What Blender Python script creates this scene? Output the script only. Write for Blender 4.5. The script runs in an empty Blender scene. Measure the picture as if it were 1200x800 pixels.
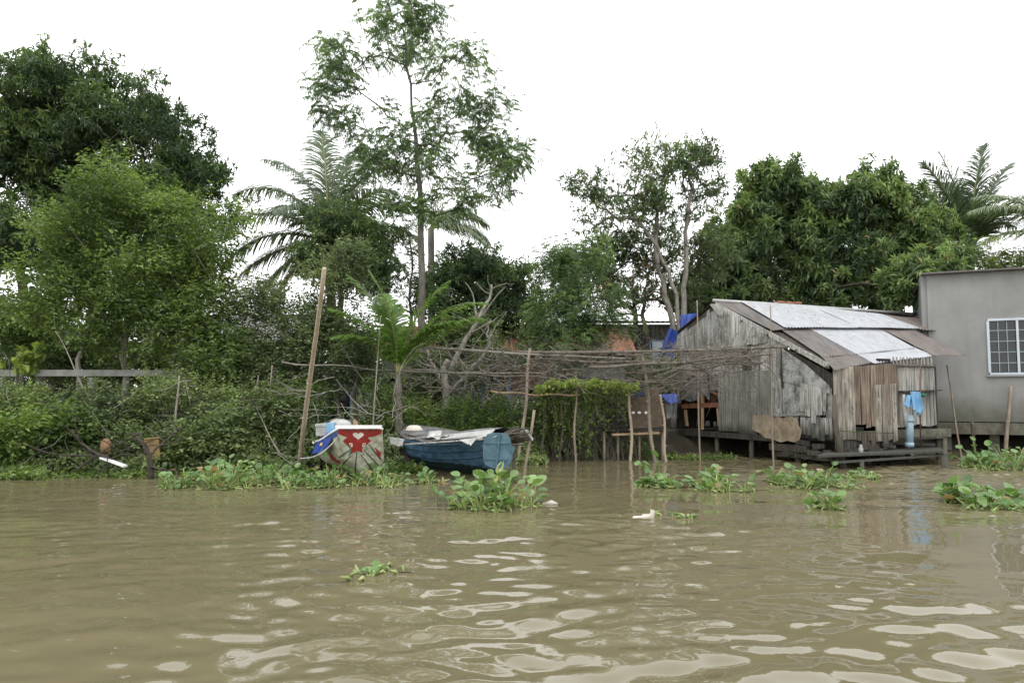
import bpy, math, random
import numpy as np
from mathutils import Vector

scene = bpy.context.scene
R = math.radians

# ------------------------------------------------------------------ camera
F = 900.0                       # focal length in photo pixels (photo 1200 x 800)
CAM = np.array([0.0, 0.0, 1.70])
PITCH = math.atan(65.0 / 900.0)  # horizon sits at photo row 465
cd = bpy.data.cameras.new('camera')
cam = bpy.data.objects.new('camera', cd)
scene.collection.objects.link(cam)
cam.location = CAM
cam.rotation_euler = (math.pi / 2 + PITCH, 0, 0)
cd.sensor_width = 36.0
cd.lens = 27.0
cd.clip_start = 0.05
cd.clip_end = 3000
scene.camera = cam

# ------------------------------------------------------------------ light
scene.view_settings.view_transform = 'Standard'
scene.view_settings.look = 'None'
scene.view_settings.exposure = 0.0
scene.view_settings.gamma = 1.0
scene.view_settings.use_curve_mapping = False
SUN_EL, SUN_AZ = 58.0, 205.0     # azimuth measured clockwise from +Y
w = bpy.data.worlds.new('World')
scene.world = w
w.use_nodes = True
nt = w.node_tree
nt.nodes.clear()
out = nt.nodes.new('ShaderNodeOutputWorld')
bg = nt.nodes.new('ShaderNodeBackground')
sky = nt.nodes.new('ShaderNodeTexSky')
sky.sky_type = 'NISHITA'
sky.sun_disc = False
sky.sun_elevation = R(SUN_EL)
sky.sun_rotation = R(SUN_AZ)
sky.air_density = 1.0
sky.dust_density = 4.0
# an overcast layer in front of the sky: even white, brighter to the zenith
tc = nt.nodes.new('ShaderNodeTexCoord')
sep = nt.nodes.new('ShaderNodeSeparateXYZ')
nt.links.new(tc.outputs['Generated'], sep.inputs[0])
mr = nt.nodes.new('ShaderNodeMapRange')
mr.inputs['From Min'].default_value = 0.0
mr.inputs['From Max'].default_value = 1.0
mr.inputs['To Min'].default_value = 21.0
mr.inputs['To Max'].default_value = 20.0
nt.links.new(sep.outputs['Z'], mr.inputs['Value'])
cn = nt.nodes.new('ShaderNodeTexNoise')
cn.inputs['Scale'].default_value = 1.3
cn.inputs['Detail'].default_value = 3
nt.links.new(tc.outputs['Generated'], cn.inputs['Vector'])
cm = nt.nodes.new('ShaderNodeMath'); cm.operation = 'MULTIPLY_ADD'
cm.inputs[1].default_value = 0.25; cm.inputs[2].default_value = 0.9
nt.links.new(cn.outputs['Fac'], cm.inputs[0])
cm2 = nt.nodes.new('ShaderNodeMath'); cm2.operation = 'MULTIPLY'
nt.links.new(cm.outputs[0], cm2.inputs[0]); nt.links.new(mr.outputs[0], cm2.inputs[1])
cc = nt.nodes.new('ShaderNodeCombineColor')
for i in range(3):
    k = nt.nodes.new('ShaderNodeMath'); k.operation = 'MULTIPLY'
    k.inputs[1].default_value = (0.985, 0.995, 1.0)[i]
    nt.links.new(cm2.outputs[0], k.inputs[0]); nt.links.new(k.outputs[0], cc.inputs[i])
mx = nt.nodes.new('ShaderNodeMix'); mx.data_type = 'RGBA'
mx.inputs[0].default_value = 0.92
nt.links.new(sky.outputs[0], mx.inputs[6]); nt.links.new(cc.outputs[0], mx.inputs[7])
nt.links.new(mx.outputs[2], bg.inputs['Color'])
bg.inputs['Strength'].default_value = 0.11
nt.links.new(bg.outputs[0], out.inputs['Surface'])

sd = bpy.data.lights.new('sun', 'SUN')
sd.energy = 0.9
sd.angle = R(25)
sd.color = (1.0, 0.97, 0.92)
sun = bpy.data.objects.new('sun', sd)
scene.collection.objects.link(sun)
_el, _az = R(SUN_EL), R(SUN_AZ)
_sv = Vector((math.sin(_az) * math.cos(_el), math.cos(_az) * math.cos(_el), math.sin(_el)))
sun.rotation_euler = _sv.to_track_quat('Z', 'Y').to_euler()
sun.location = _sv * 80

scene.cycles.max_bounces = 8
scene.cycles.diffuse_bounces = 5
scene.cycles.glossy_bounces = 4
scene.cycles.transmission_bounces = 4
scene.cycles.transparent_max_bounces = 6
scene.cycles.sample_clamp_indirect = 8

# ------------------------------------------------------------------ helpers
cp, sp = math.cos(PITCH), math.sin(PITCH)
def ray(px, py):
    x = (px - 600.0) / F; y = (400.0 - py) / F
    return np.array([x, cp - y * sp, sp + y * cp])
def P(px, py, Y):
    """world point seen at photo pixel (px,py) at distance Y in front"""
    d = ray(px, py); return CAM + d * (Y / d[1])
def W(px, py, z=0.0):
    d = ray(px, py); return CAM + d * ((z - CAM[2]) / d[2])
def RP(px, py, p0, n):
    """where the sight line meets a plane"""
    d = ray(px, py); return CAM + d * (np.dot(p0 - CAM, n) / np.dot(d, n))
def A(*v): return np.array(v, float)
def unit(v):
    v = np.asarray(v, float); return v / max(1e-9, np.linalg.norm(v))
rng = np.random.default_rng(7)

def thing(name, label, cat, loc, group=None):
    o = bpy.data.objects.new(name, None)
    scene.collection.objects.link(o)
    o.empty_display_size = 0.3
    o.location = tuple(loc)
    o['label'] = label; o['category'] = cat
    if group: o['group'] = group
    return o
def tag(o, label, cat, group=None):
    o['label'] = label; o['category'] = cat
    if group: o['group'] = group
    return o
def root_of(o):
    v = np.array(o.location)
    while o.parent:
        o = o.parent; v = v + np.array(o.location)
    return v

class MB:
    def __init__(s): s.v = []; s.f = []; s.m = []; s.sm = []; s.mi = 0; s.smooth = False
    def add(s, vs, fs, mi=None):
        b = len(s.v)
        s.v.extend([tuple(map(float, p)) for p in vs])
        for f in fs:
            s.f.append(tuple(b + i for i in f)); s.m.append(s.mi if mi is None else mi); s.sm.append(s.smooth)
    def box(s, c, size, ax=None, mi=None):
        """box centre c, full sizes, axes rows ax"""
        ax = np.eye(3) if ax is None else np.asarray(ax, float)
        c = np.asarray(c, float); h = np.asarray(size, float) / 2
        vs = [c + ax[0]*h[0]*i + ax[1]*h[1]*j + ax[2]*h[2]*k for k in (-1, 1) for j in (-1, 1) for i in (-1, 1)]
        s.add(vs, [(0,2,3,1),(4,5,7,6),(0,1,5,4),(2,6,7,3),(0,4,6,2),(1,3,7,5)], mi)
    def prism(s, poly, off, mi=None):
        """polygon (list of 3d points) pushed by vector off"""
        n = len(poly); off = np.asarray(off, float)
        vs = [np.asarray(p, float) for p in poly] + [np.asarray(p, float) + off for p in poly]
        fs = [tuple(range(n))[::-1], tuple(range(n, 2*n))] + [(i, (i+1) % n, n + (i+1) % n, n + i) for i in range(n)]
        s.add(vs, fs, mi)
    def bar(s, a, b, wd, th, up=(0,0,1), mi=None):
        a = np.asarray(a, float); b = np.asarray(b, float)
        d = unit(b - a); sd_ = np.cross(d, up)
        if np.linalg.norm(sd_) < 1e-3: sd_ = np.cross(d, (0,1,0))
        sd_ = unit(sd_); u2 = np.cross(sd_, d)
        s.box((a + b) / 2, (np.linalg.norm(b - a), wd, th), (d, sd_, u2), mi)
    def tube(s, pts, rad, n=6, cap=True, mi=None):
        pts = [np.asarray(p, float) for p in pts]
        m = len(pts)
        if np.isscalar(rad): rad = [rad] * m
        prev = None; vs = []
        for i, p in enumerate(pts):
            d = unit(pts[min(i+1, m-1)] - pts[max(i-1, 0)])
            if prev is None:
                a = np.cross(d, (0,0,1));
                if np.linalg.norm(a) < 0.1: a = np.cross(d, (1,0,0))
            else:
                a = prev - d * np.dot(prev, d)
            a = unit(a); prev = a; b = np.cross(d, a)
            for k in range(n):
                t = 2*math.pi*k/n
                vs.append(p + rad[i]*(a*math.cos(t) + b*math.sin(t)))
        fs = [(i*n+k, i*n+(k+1)%n, (i+1)*n+(k+1)%n, (i+1)*n+k) for i in range(m-1) for k in range(n)]
        if cap: fs += [tuple(range(n))[::-1], tuple(range((m-1)*n, m*n))]
        sm = s.smooth; s.smooth = True; s.add(vs, fs, mi); s.smooth = sm
    def grid(s, fn, nu, nv, mi=None, matfn=None, closed_u=False):
        vs = [fn(i/nu, j/nv) for j in range(nv+1) for i in range(nu+1)]
        b = len(s.v)
        s.v.extend([tuple(map(float, p)) for p in vs])
        for j in range(nv):
            for i in range(nu):
                a = b + j*(nu+1) + i
                s.f.append((a, a+1, a+nu+2, a+nu+1))
                s.m.append(matfn((i+.5)/nu, (j+.5)/nv) if matfn else (s.mi if mi is None else mi)); s.sm.append(s.smooth)
    def build(s, name, mats, parent=None, loc=None):
        if not isinstance(mats, (list, tuple)): mats = [mats]
        me = bpy.data.meshes.new(name)
        org = root_of(parent) if parent is not None else (np.asarray(loc, float) if loc is not None else np.zeros(3))
        v = np.array(s.v, float).reshape(-1, 3) - org
        me.from_pydata(v.tolist(), [], s.f)
        for m_ in mats: me.materials.append(m_)
        me.polygons.foreach_set('material_index', s.m)
        me.polygons.foreach_set('use_smooth', s.sm)
        me.update()
        o = bpy.data.objects.new(name, me)
        scene.collection.objects.link(o)
        if parent is not None: o.parent = parent
        else: o.location = tuple(org)
        return o

def quads_mesh(name, verts, faces, mat, parent=None, tint=None, smooth=False, loc=None):
    """fast path: verts (N,3), faces (M,4) int arrays; tint per vertex"""
    org = root_of(parent) if parent is not None else (np.asarray(loc, float) if loc is not None else np.zeros(3))
    me = bpy.data.meshes.new(name)
    nv, nf = len(verts), len(faces); k = faces.shape[1]
    me.vertices.add(nv); me.vertices.foreach_set('co', (verts - org).astype(np.float32).ravel())
    me.loops.add(nf * k); me.loops.foreach_set('vertex_index', faces.astype(np.int32).ravel())
    me.polygons.add(nf)
    me.polygons.foreach_set('loop_start', np.arange(0, nf*k, k, dtype=np.int32))
    me.polygons.foreach_set('use_smooth', np.full(nf, smooth))
    if tint is not None:
        at = me.attributes.new('tint', 'FLOAT', 'POINT'); at.data.foreach_set('value', tint.astype(np.float32))
    me.materials.append(mat)
    me.update(calc_edges=True)
    o = bpy.data.objects.new(name, me)
    scene.collection.objects.link(o)
    if parent is not None: o.parent = parent
    else: o.location = tuple(org)
    return o

# ------------------------------------------------------------------ materials
class NT:
    def __init__(s, name):
        s.m = bpy.data.materials.new(name); s.m.use_nodes = True
        s.t = s.m.node_tree; s.b = s.t.nodes['Principled BSDF']; s.out = s.t.nodes['Material Output']
    def n(s, typ, **kw):
        x = s.t.nodes.new(typ)
        for k, v in kw.items():
            if k.startswith('i_'):
                key = k[2:]
                x.inputs[int(key) if key.isdigit() else key.replace('_', ' ')].default_value = v
            else: setattr(x, k, v)
        return x
    def l(s, a, b): s.t.links.new(a, b)
    def coord(s, scale, kind='Object'):
        c = s.n('ShaderNodeTexCoord'); mp = s.n('ShaderNodeMapping'); mp.inputs['Scale'].default_value = scale
        s.l(c.outputs[kind], mp.inputs[0]); return mp.outputs[0]
    def noise(s, vec, scale=1, detail=4, rough=.6, dist=0):
        x = s.n('ShaderNodeTexNoise'); x.inputs['Scale'].default_value = scale; x.inputs['Detail'].default_value = detail
        x.inputs['Roughness'].default_value = rough; x.inputs['Distortion'].default_value = dist
        s.l(vec, x.inputs['Vector']); return x.outputs['Fac']
    def ramp(s, fac, stops):
        x = s.n('ShaderNodeValToRGB'); cr = x.color_ramp
        while len(cr.elements) < len(stops): cr.elements.new(.5)
        for e, (p, c) in zip(cr.elements, stops):
            e.position = p; e.color = (c[0], c[1], c[2], 1) if not np.isscalar(c) else (c, c, c, 1)
        s.l(fac, x.inputs[0]); return x.outputs[0]
    def mix(s, fac, a, b, mode='MIX'):
        x = s.n('ShaderNodeMix', data_type='RGBA', blend_type=mode)
        for i, v in ((0, fac), (6, a), (7, b)):
            if hasattr(v, 'links'): s.l(v, x.inputs[i])
            elif np.isscalar(v): x.inputs[i].default_value = v if i == 0 else (v, v, v, 1)
            else: x.inputs[i].default_value = (*v, 1)
        return x.outputs[2]
    def math(s, op, a, b=0.0, clamp=False):
        x = s.n('ShaderNodeMath', operation=op); x.use_clamp = clamp
        for i, v in enumerate((a, b)):
            if hasattr(v, 'links'): s.l(v, x.inputs[i])
            else: x.inputs[i].default_value = v
        return x.outputs[0]
    def rnd(s):
        return s.n('ShaderNodeNewGeometry').outputs['Random Per Island']
    def zpos(s):
        g = s.n('ShaderNodeNewGeometry'); q = s.n('ShaderNodeSeparateXYZ'); s.l(g.outputs['Position'], q.inputs[0]); return q.outputs['Z']
    def bump(s, h, strength=.3, dist=.01):
        x = s.n('ShaderNodeBump'); x.inputs['Strength'].default_value = strength; x.inputs['Distance'].default_value = dist
        s.l(h, x.inputs['Height']); s.l(x.outputs[0], s.b.inputs['Normal'])
    def base(s, c):
        if hasattr(c, 'links'): s.l(c, s.b.inputs['Base Color'])
        else: s.b.inputs['Base Color'].default_value = (*c, 1)
    def set(s, rough=.8, metal=0, spec=.5):
        s.b.inputs['Roughness'].default_value = rough; s.b.inputs['Metallic'].default_value = metal
        s.b.inputs['Specular IOR Level'].default_value = spec

def m_plain(name, c1, c2, scale=(6,6,6), rough=.8, metal=0, spec=.4, rnd=.0, bump=.2, ns=1.0, detail=5):
    """two-tone noise material, optional brightness change per piece"""
    t = NT(name); v = t.coord(scale); f = t.noise(v, ns, detail, .65)
    col = t.ramp(f, [(.3, c1), (.7, c2)])
    if rnd:
        r = t.math('MULTIPLY_ADD', t.rnd(), rnd * 2); r.node.inputs[2].default_value = 1 - rnd
        cc_ = t.n('ShaderNodeCombineColor')
        for i in range(3): t.l(r, cc_.inputs[i])
        col = t.mix(1.0, col, cc_.outputs[0], 'MULTIPLY')
    t.base(col); t.set(rough, metal, spec)
    if bump: t.bump(f, bump, .01)
    return t.m

def m_wood(name, dark, mid, light, grain=(14, 14, .8), rnd=.35, white=0.0, wet=None, rough=.85, bump=.5, green=0.0):
    t = NT(name); v = t.coord(grain); f = t.noise(v, 1.6, 8, .7, .3)
    v2 = t.coord((1.2, 1.2, .7)); f2 = t.noise(v2, 1.5, 5, .6)
    col = t.ramp(f, [(.34, dark), (.47, mid), (.64, light)])
    big = t.ramp(f2, [(.3, .55), (.7, 1.15)])
    col = t.mix(1.0, col, big, 'MULTIPLY')
    r = t.math('MULTIPLY_ADD', t.rnd(), rnd * 2); r.node.inputs[2].default_value = 1 - rnd
    cc_ = t.n('ShaderNodeCombineColor')
    for i in range(3): t.l(r, cc_.inputs[i])
    col = t.mix(1.0, col, cc_.outputs[0], 'MULTIPLY')
    if white:
        v3 = t.coord((7, 7, 4)); f3 = t.noise(v3, 1.0, 6, .75)
        col = t.mix(t.ramp(f3, [(.62 - white*.2, 0.0), (.67 - white*.16, .8)]), col, (.36, .36, .34))
        v4 = t.coord((5, 5, 2.2)); f4 = t.noise(v4, 1.3, 7, .8)
        col = t.mix(t.ramp(f4, [(.56, 0.0), (.63, .7)]), col, (.05, .05, .045))
    if wet is not None:
        z = t.zpos(); vn = t.coord((3, 3, .5)); fn = t.noise(vn, 2, 4, .6)
        zz = t.math('ADD', z, t.math('MULTIPLY', t.math('SUBTRACT', fn, .5), .5))
        mk = t.n('ShaderNodeMapRange'); mk.inputs['From Min'].default_value = wet[0]; mk.inputs['From Max'].default_value = wet[1]
        mk.inputs['To Min'].default_value = .92; mk.inputs['To Max'].default_value = 0.0
        t.l(zz, mk.inputs['Value'])
        col = t.mix(mk.outputs[0], col, (.035, .037, .028))
    if green:
        v5 = t.coord((2, 2, 1)); f5 = t.noise(v5, 1.5, 5, .7)
        col = t.mix(t.ramp(f5, [(.5, 0.0), (.7, green)]), col, (.10, .13, .06))
    t.base(col); t.set(rough, 0, .3); t.bump(f, bump, .012)
    return t.m

def m_leaf(name, c_old, c_new, rough=.45, trans=.35, rnd=.3, spec=.5, dead=0.0):
    """leaf colour by tint (leaf age, height in clump, painted light on the vine) and a small change per leaf; light passes through"""
    t = NT(name)
    at = t.n('ShaderNodeAttribute'); at.attribute_name = 'tint'
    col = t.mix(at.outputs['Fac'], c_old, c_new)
    r = t.math('MULTIPLY_ADD', t.rnd(), rnd * 2); r.node.inputs[2].default_value = 1 - rnd
    cc_ = t.n('ShaderNodeCombineColor')
    for i in range(3): t.l(r, cc_.inputs[i])
    col = t.mix(1.0, col, cc_.outputs[0], 'MULTIPLY')
    if dead:
        dm_ = t.math('GREATER_THAN', t.rnd(), 1 - dead); col = t.mix(dm_, col, (.27, .20, .085))
    t.base(col); t.set(rough, 0, spec)
    tr = t.n('ShaderNodeBsdfTranslucent')
    hs = t.mix(1.0, col, (1.15, 1.2, .70), 'MULTIPLY'); t.l(hs, tr.inputs['Color'])
    ms = t.n('ShaderNodeMixShader'); ms.inputs[0].default_value = trans
    t.l(t.b.outputs[0], ms.inputs[1]); t.l(tr.outputs[0], ms.inputs[2]); t.l(ms.outputs[0], t.out.inputs['Surface'])
    return t.m

M = {}
M['leaf_dark']   = m_leaf('leaf_dark',   (.052, .092, .044), (.170, .245, .075), .36, .32)
M['leaf_mango']  = m_leaf('leaf_mango',  (.066, .112, .054), (.220, .305, .105), .36, .34, .3, .5, .02)
M['leaf_bright'] = m_leaf('leaf_bright', (.085, .140, .040), (.220, .300, .085), .45, .40)
M['leaf_feather']= m_leaf('leaf_feather',(.080, .135, .058), (.200, .290, .100), .5, .45)
M['leaf_pale']   = m_leaf('leaf_pale',   (.085, .120, .060), (.200, .250, .110), .45, .38)
M['leaf_scrub']  = m_leaf('leaf_scrub',  (.112, .160, .068), (.280, .345, .125), .5, .38)
M['leaf_grass']  = m_leaf('leaf_grass',  (.080, .135, .034), (.210, .290, .070), .5, .42)
M['leaf_palm']   = m_leaf('leaf_palm',   (.055, .090, .048), (.200, .250, .130), .32, .28, .2)
M['leaf_palm_green'] = m_leaf('leaf_palm_green', (.075, .150, .035), (.170, .280, .060), .35, .45, .2)
M['leaf_vine']   = m_leaf('leaf_vine',   (.085, .140, .034), (.340, .430, .090), .5, .42)
M['leaf_hyacinth'] = m_leaf('leaf_hyacinth', (.075, .165, .035), (.230, .340, .125), .26, .34, .28, .6, .07)
M['stalk']       = m_leaf('stalk',       (.130, .200, .050), (.400, .460, .170), .4, .2, .15)
M['leaf_dry']    = m_leaf('leaf_dry',    (.120, .085, .050), (.300, .200, .100), .8, .2)
M['bark_pale']   = m_plain('bark_pale', (.11,.10,.085), (.33,.31,.27), (9,9,3), .9, rnd=.15, bump=.6)
M['bark_grey']   = m_plain('bark_grey', (.06,.052,.043), (.17,.155,.13), (9,9,3), .9, rnd=.15, bump=.6)
M['bark_dark']   = m_plain('bark_dark', (.018,.014,.011), (.07,.058,.045), (9,9,3), .9, rnd=.15, bump=.6)
M['twig']        = m_plain('twig', (.06,.050,.040), (.19,.165,.135), (8,8,8), .9, rnd=.35)
M['twig_pale']   = m_plain('twig_pale', (.11,.10,.083), (.27,.25,.21), (8,8,8), .9, rnd=.3)
M['bamboo']      = m_plain('bamboo', (.30,.24,.165), (.46,.385,.285), (12,12,2), .55, rnd=.12, bump=.15)
M['bamboo_grey'] = m_plain('bamboo_grey', (.13,.105,.08), (.30,.25,.19), (12,12,2), .75, rnd=.25, bump=.2)
M['stake_dark']  = m_plain('stake_dark', (.03,.026,.02), (.11,.095,.07), (12,12,2), .8, rnd=.2)
M['plank_grey']  = m_wood('plank_grey', (.055,.053,.047), (.275,.267,.248), (.46,.45,.425), rnd=.42, white=.55, wet=(.7,1.15))
M['plank_upper'] = m_wood('plank_upper', (.06,.058,.052), (.29,.28,.262), (.48,.47,.445), rnd=.42, white=.55)
M['plank_warm']  = m_wood('plank_warm', (.07,.058,.044), (.22,.195,.16), (.36,.335,.295), rnd=.3, white=.15, wet=(.35,1.0))
M['plank_rust']  = m_wood('plank_rust', (.05,.034,.023), (.145,.108,.078), (.27,.225,.175), rnd=.25, wet=(.35,1.0))
M['plank_light'] = m_wood('plank_light', (.11,.10,.09), (.29,.28,.255), (.40,.39,.36), rnd=.2, wet=(.6,.95))
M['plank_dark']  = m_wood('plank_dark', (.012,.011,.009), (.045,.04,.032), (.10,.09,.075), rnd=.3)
M['sheet_green'] = m_wood('sheet_green', (.075,.074,.064), (.185,.182,.162), (.28,.277,.248), grain=(10,10,.6), rnd=.12, wet=(.7,1.0), green=.25, bump=.25)
M['sheet_white'] = m_wood('sheet_white', (.08,.08,.077), (.25,.25,.24), (.42,.42,.405), grain=(4,4,2.5), rnd=.15, white=.5, bump=.2)
M['cardboard']   = m_plain('patch_board', (.15,.11,.07), (.33,.275,.20), (3,3,3), .9, ns=1.5, bump=.3)
M['red_wood']    = m_plain('red_wood', (.12,.048,.028), (.23,.095,.05), (6,6,6), .7, rnd=.2)
M['tan_wood']    = m_plain('tan_wood', (.24,.155,.085), (.40,.28,.17), (6,6,3), .7, rnd=.2)
M['black']       = m_plain('interior_shade', (.008,.008,.008), (.02,.018,.016), (3,3,3), .9, bump=0)  # near-black colour for the painted shade inside the shack
M['mud']         = m_plain('mud', (.03,.026,.019), (.085,.07,.05), (2,2,2), .75, bump=.8)

def m_zinc(name, c1, c2, rough, metal, streak=0.5, rust=0.0):
    t = NT(name); v = t.coord((3, .8, .8)); f = t.noise(v, 1.5, 6, .65)
    col = t.ramp(f, [(.3, c1), (.7, c2)])
    if rust:
        v2 = t.coord((1.8, 1.8, 1.8)); f2 = t.noise(v2, 2.0, 7, .75)
        col = t.mix(t.ramp(f2, [(.48, 0.0), (.62, rust)]), col, (.13, .075, .045))
    t.base(col); t.set(rough, metal, .5); t.bump(f, .08, .01)
    return t.m
M['zinc_new'] = m_zinc('zinc_new', (.30,.315,.33), (.40,.415,.435), .5, .2, rust=.22)
M['zinc_old'] = m_zinc('zinc_old', (.07,.064,.06), (.165,.155,.148), .6, .1, rust=.5)
M['zinc_brown'] = m_zinc('zinc_brown', (.09,.078,.071), (.18,.158,.145), .6, .1, rust=.4)
M['tin_pale'] = m_zinc('tin_pale', (.32,.32,.31), (.48,.48,.47), .6, .1, rust=.1)

def m_plaster():
    t = NT('cement_plaster'); v = t.coord((.8,.8,.8)); f = t.noise(v, 1.3, 7, .62, .3)
    v2 = t.coord((3,3,.35)); f2 = t.noise(v2, 1.2, 5, .6)
    col = t.ramp(f, [(.3, (.205,.205,.200)), (.7, (.275,.275,.268))])
    col = t.mix(t.ramp(f2, [(.5, 0.0), (.75, .4)]), col, (.175,.170,.158))
    z = t.zpos(); zz = t.math('ADD', z, t.math('MULTIPLY', t.math('SUBTRACT', f, .5), -1.8))
    mk = t.n('ShaderNodeMapRange'); mk.inputs['From Min'].default_value = .95; mk.inputs['From Max'].default_value = 1.7
    mk.inputs['To Min'].default_value = .75; mk.inputs['To Max'].default_value = 0.0; t.l(zz, mk.inputs['Value'])
    col = t.mix(mk.outputs[0], col, (.075,.078,.045))
    t.base(col); t.set(.92, 0, .25)
    fb = t.noise(t.coord((14,14,14)), 1.5, 5, .6); t.bump(fb, .12, .01)
    return t.m
M['plaster'] = m_plaster()
M['ledge'] = m_plain('mossy_concrete', (.045,.045,.03), (.17,.16,.125), (2,2,2), .9, ns=1.3, bump=.4)
M['concrete'] = m_plain('old_concrete', (.17,.17,.155), (.34,.34,.32), (3,3,3), .9, rnd=.1)
M['white_frame'] = m_plain('white_frame', (.40,.46,.51), (.50,.55,.59), (4,4,4), .45, bump=.05)
M['bar_paint'] = m_plain('bar_paint', (.20,.26,.27), (.30,.36,.36), (4,4,4), .5, bump=.05)
def m_glass():
    t = NT('dark_glass'); t.base((.012,.014,.016)); t.set(.06, 0, .5); return t.m
M['glass'] = m_glass()
M['blue_tarp'] = m_plain('blue_tarp', (.010,.026,.14), (.02,.06,.30), (3,3,3), .4, ns=1.5, bump=.3)
M['navy'] = m_plain('navy_plastic', (.025,.03,.10), (.05,.06,.16), (3,3,3), .5)
M['blue_cloth'] = m_plain('blue_cloth', (.10,.27,.50), (.25,.45,.62), (5,5,5), .8)
M['pipe_blue'] = m_plain('pipe_blue', (.17,.26,.32), (.28,.37,.42), (3,3,1.5), .5)
M['white_cloth'] = m_plain('white_cloth', (.26,.26,.25), (.48,.48,.465), (5,5,5), .9, bump=.5)
M['tarp_grey'] = m_plain('tarp_grey', (.06,.06,.057), (.21,.21,.207), (4,4,4), .7, bump=.5)
M['mesh_brown'] = m_plain('mesh_brown', (.07,.052,.036), (.15,.112,.08), (8,8,8), .9, rnd=.15, bump=.4)
M['terracotta'] = m_plain('terracotta', (.20,.085,.05), (.38,.19,.12), (5,5,5), .9, rnd=.2)
M['white_paint'] = m_plain('white_paint', (.66,.66,.65), (.80,.80,.785), (4,4,4), .5, bump=.1)
M['house_pale'] = m_plain('house_pale', (.26,.27,.26), (.42,.43,.41), (1.5,1.5,1.5), .9)
M['house_blue'] = m_plain('house_blue', (.10,.15,.22), (.17,.24,.33), (1.5,1.5,1.5), .8)
M['rust_red'] = m_plain('rust_red', (.07,.04,.03), (.13,.075,.055), (6,6,6), .7)
M['green_plastic'] = m_plain('green_plastic', (.01,.12,.06), (.02,.2,.1), (3,3,3), .5)
M['husk'] = m_plain('husk', (.13,.075,.04), (.27,.16,.085), (7,7,7), .9)
M['foam'] = m_plain('foam', (.42,.38,.31), (.56,.54,.49), (9,9,9), .8)
# ------------------------------------------------------------------ foliage tools
def nrm(a): return a / np.maximum(1e-9, np.linalg.norm(a, axis=1, keepdims=True))
def rdir(n, r=rng):
    return nrm(r.normal(size=(n, 3)))

class Leaves:
    """collects leaf blades; each is two facets folded on the midrib"""
    def __init__(s): s.b = []; s.d = []; s.u = []; s.L = []; s.W = []; s.t = []; s.k = []
    def add(s, b, d, u, L, Wd, t, bend=.25):
        n = len(b)
        f = lambda x: np.broadcast_to(np.asarray(x, float), (n,)).copy()
        s.b.append(b); s.d.append(nrm(d)); s.u.append(u); s.L.append(f(L)); s.W.append(f(Wd)); s.t.append(f(t)); s.k.append(f(bend))
    def count(s): return sum(len(x) for x in s.b)
    def build(s, name, mat, parent=None, loc=None):
        b = np.concatenate(s.b); d = np.concatenate(s.d); u = np.concatenate(s.u)
        L = np.concatenate(s.L)[:, None]; Wd = np.concatenate(s.W)[:, None]; t = np.concatenate(s.t); k = np.concatenate(s.k)[:, None]
        sd = nrm(np.cross(d, u)); up = np.cross(sd, d)
        mid = b + d * L * .5
        tip = b + d * L - up * L * k
        fold = up * Wd * .18
        lft = mid - sd * Wd * .5 + fold; rgt = mid + sd * Wd * .5 + fold
        q = mid + d * L * .0 - up * L * k * .3
        # verts: base, left, tip, right ; folded through base-tip: triangles
        V = np.stack([b, lft, tip, rgt, q], 1).reshape(-1, 3)
        n = len(b); i = np.arange(n)[:, None] * 5
        Fc = np.concatenate([i + [0, 1, 2, 4], i + [0, 4, 2, 3]], 1).reshape(-1, 4)
        # facets share base, q and tip
        Fc = Fc.reshape(n, 2, 4); Fc[:, 0] = i + np.array([0, 4, 2, 1]); Fc[:, 1] = i + np.array([0, 3, 2, 4])
        return quads_mesh(name, V, Fc.reshape(-1, 4), mat, parent, np.repeat(t, 5), loc=loc)

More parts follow.
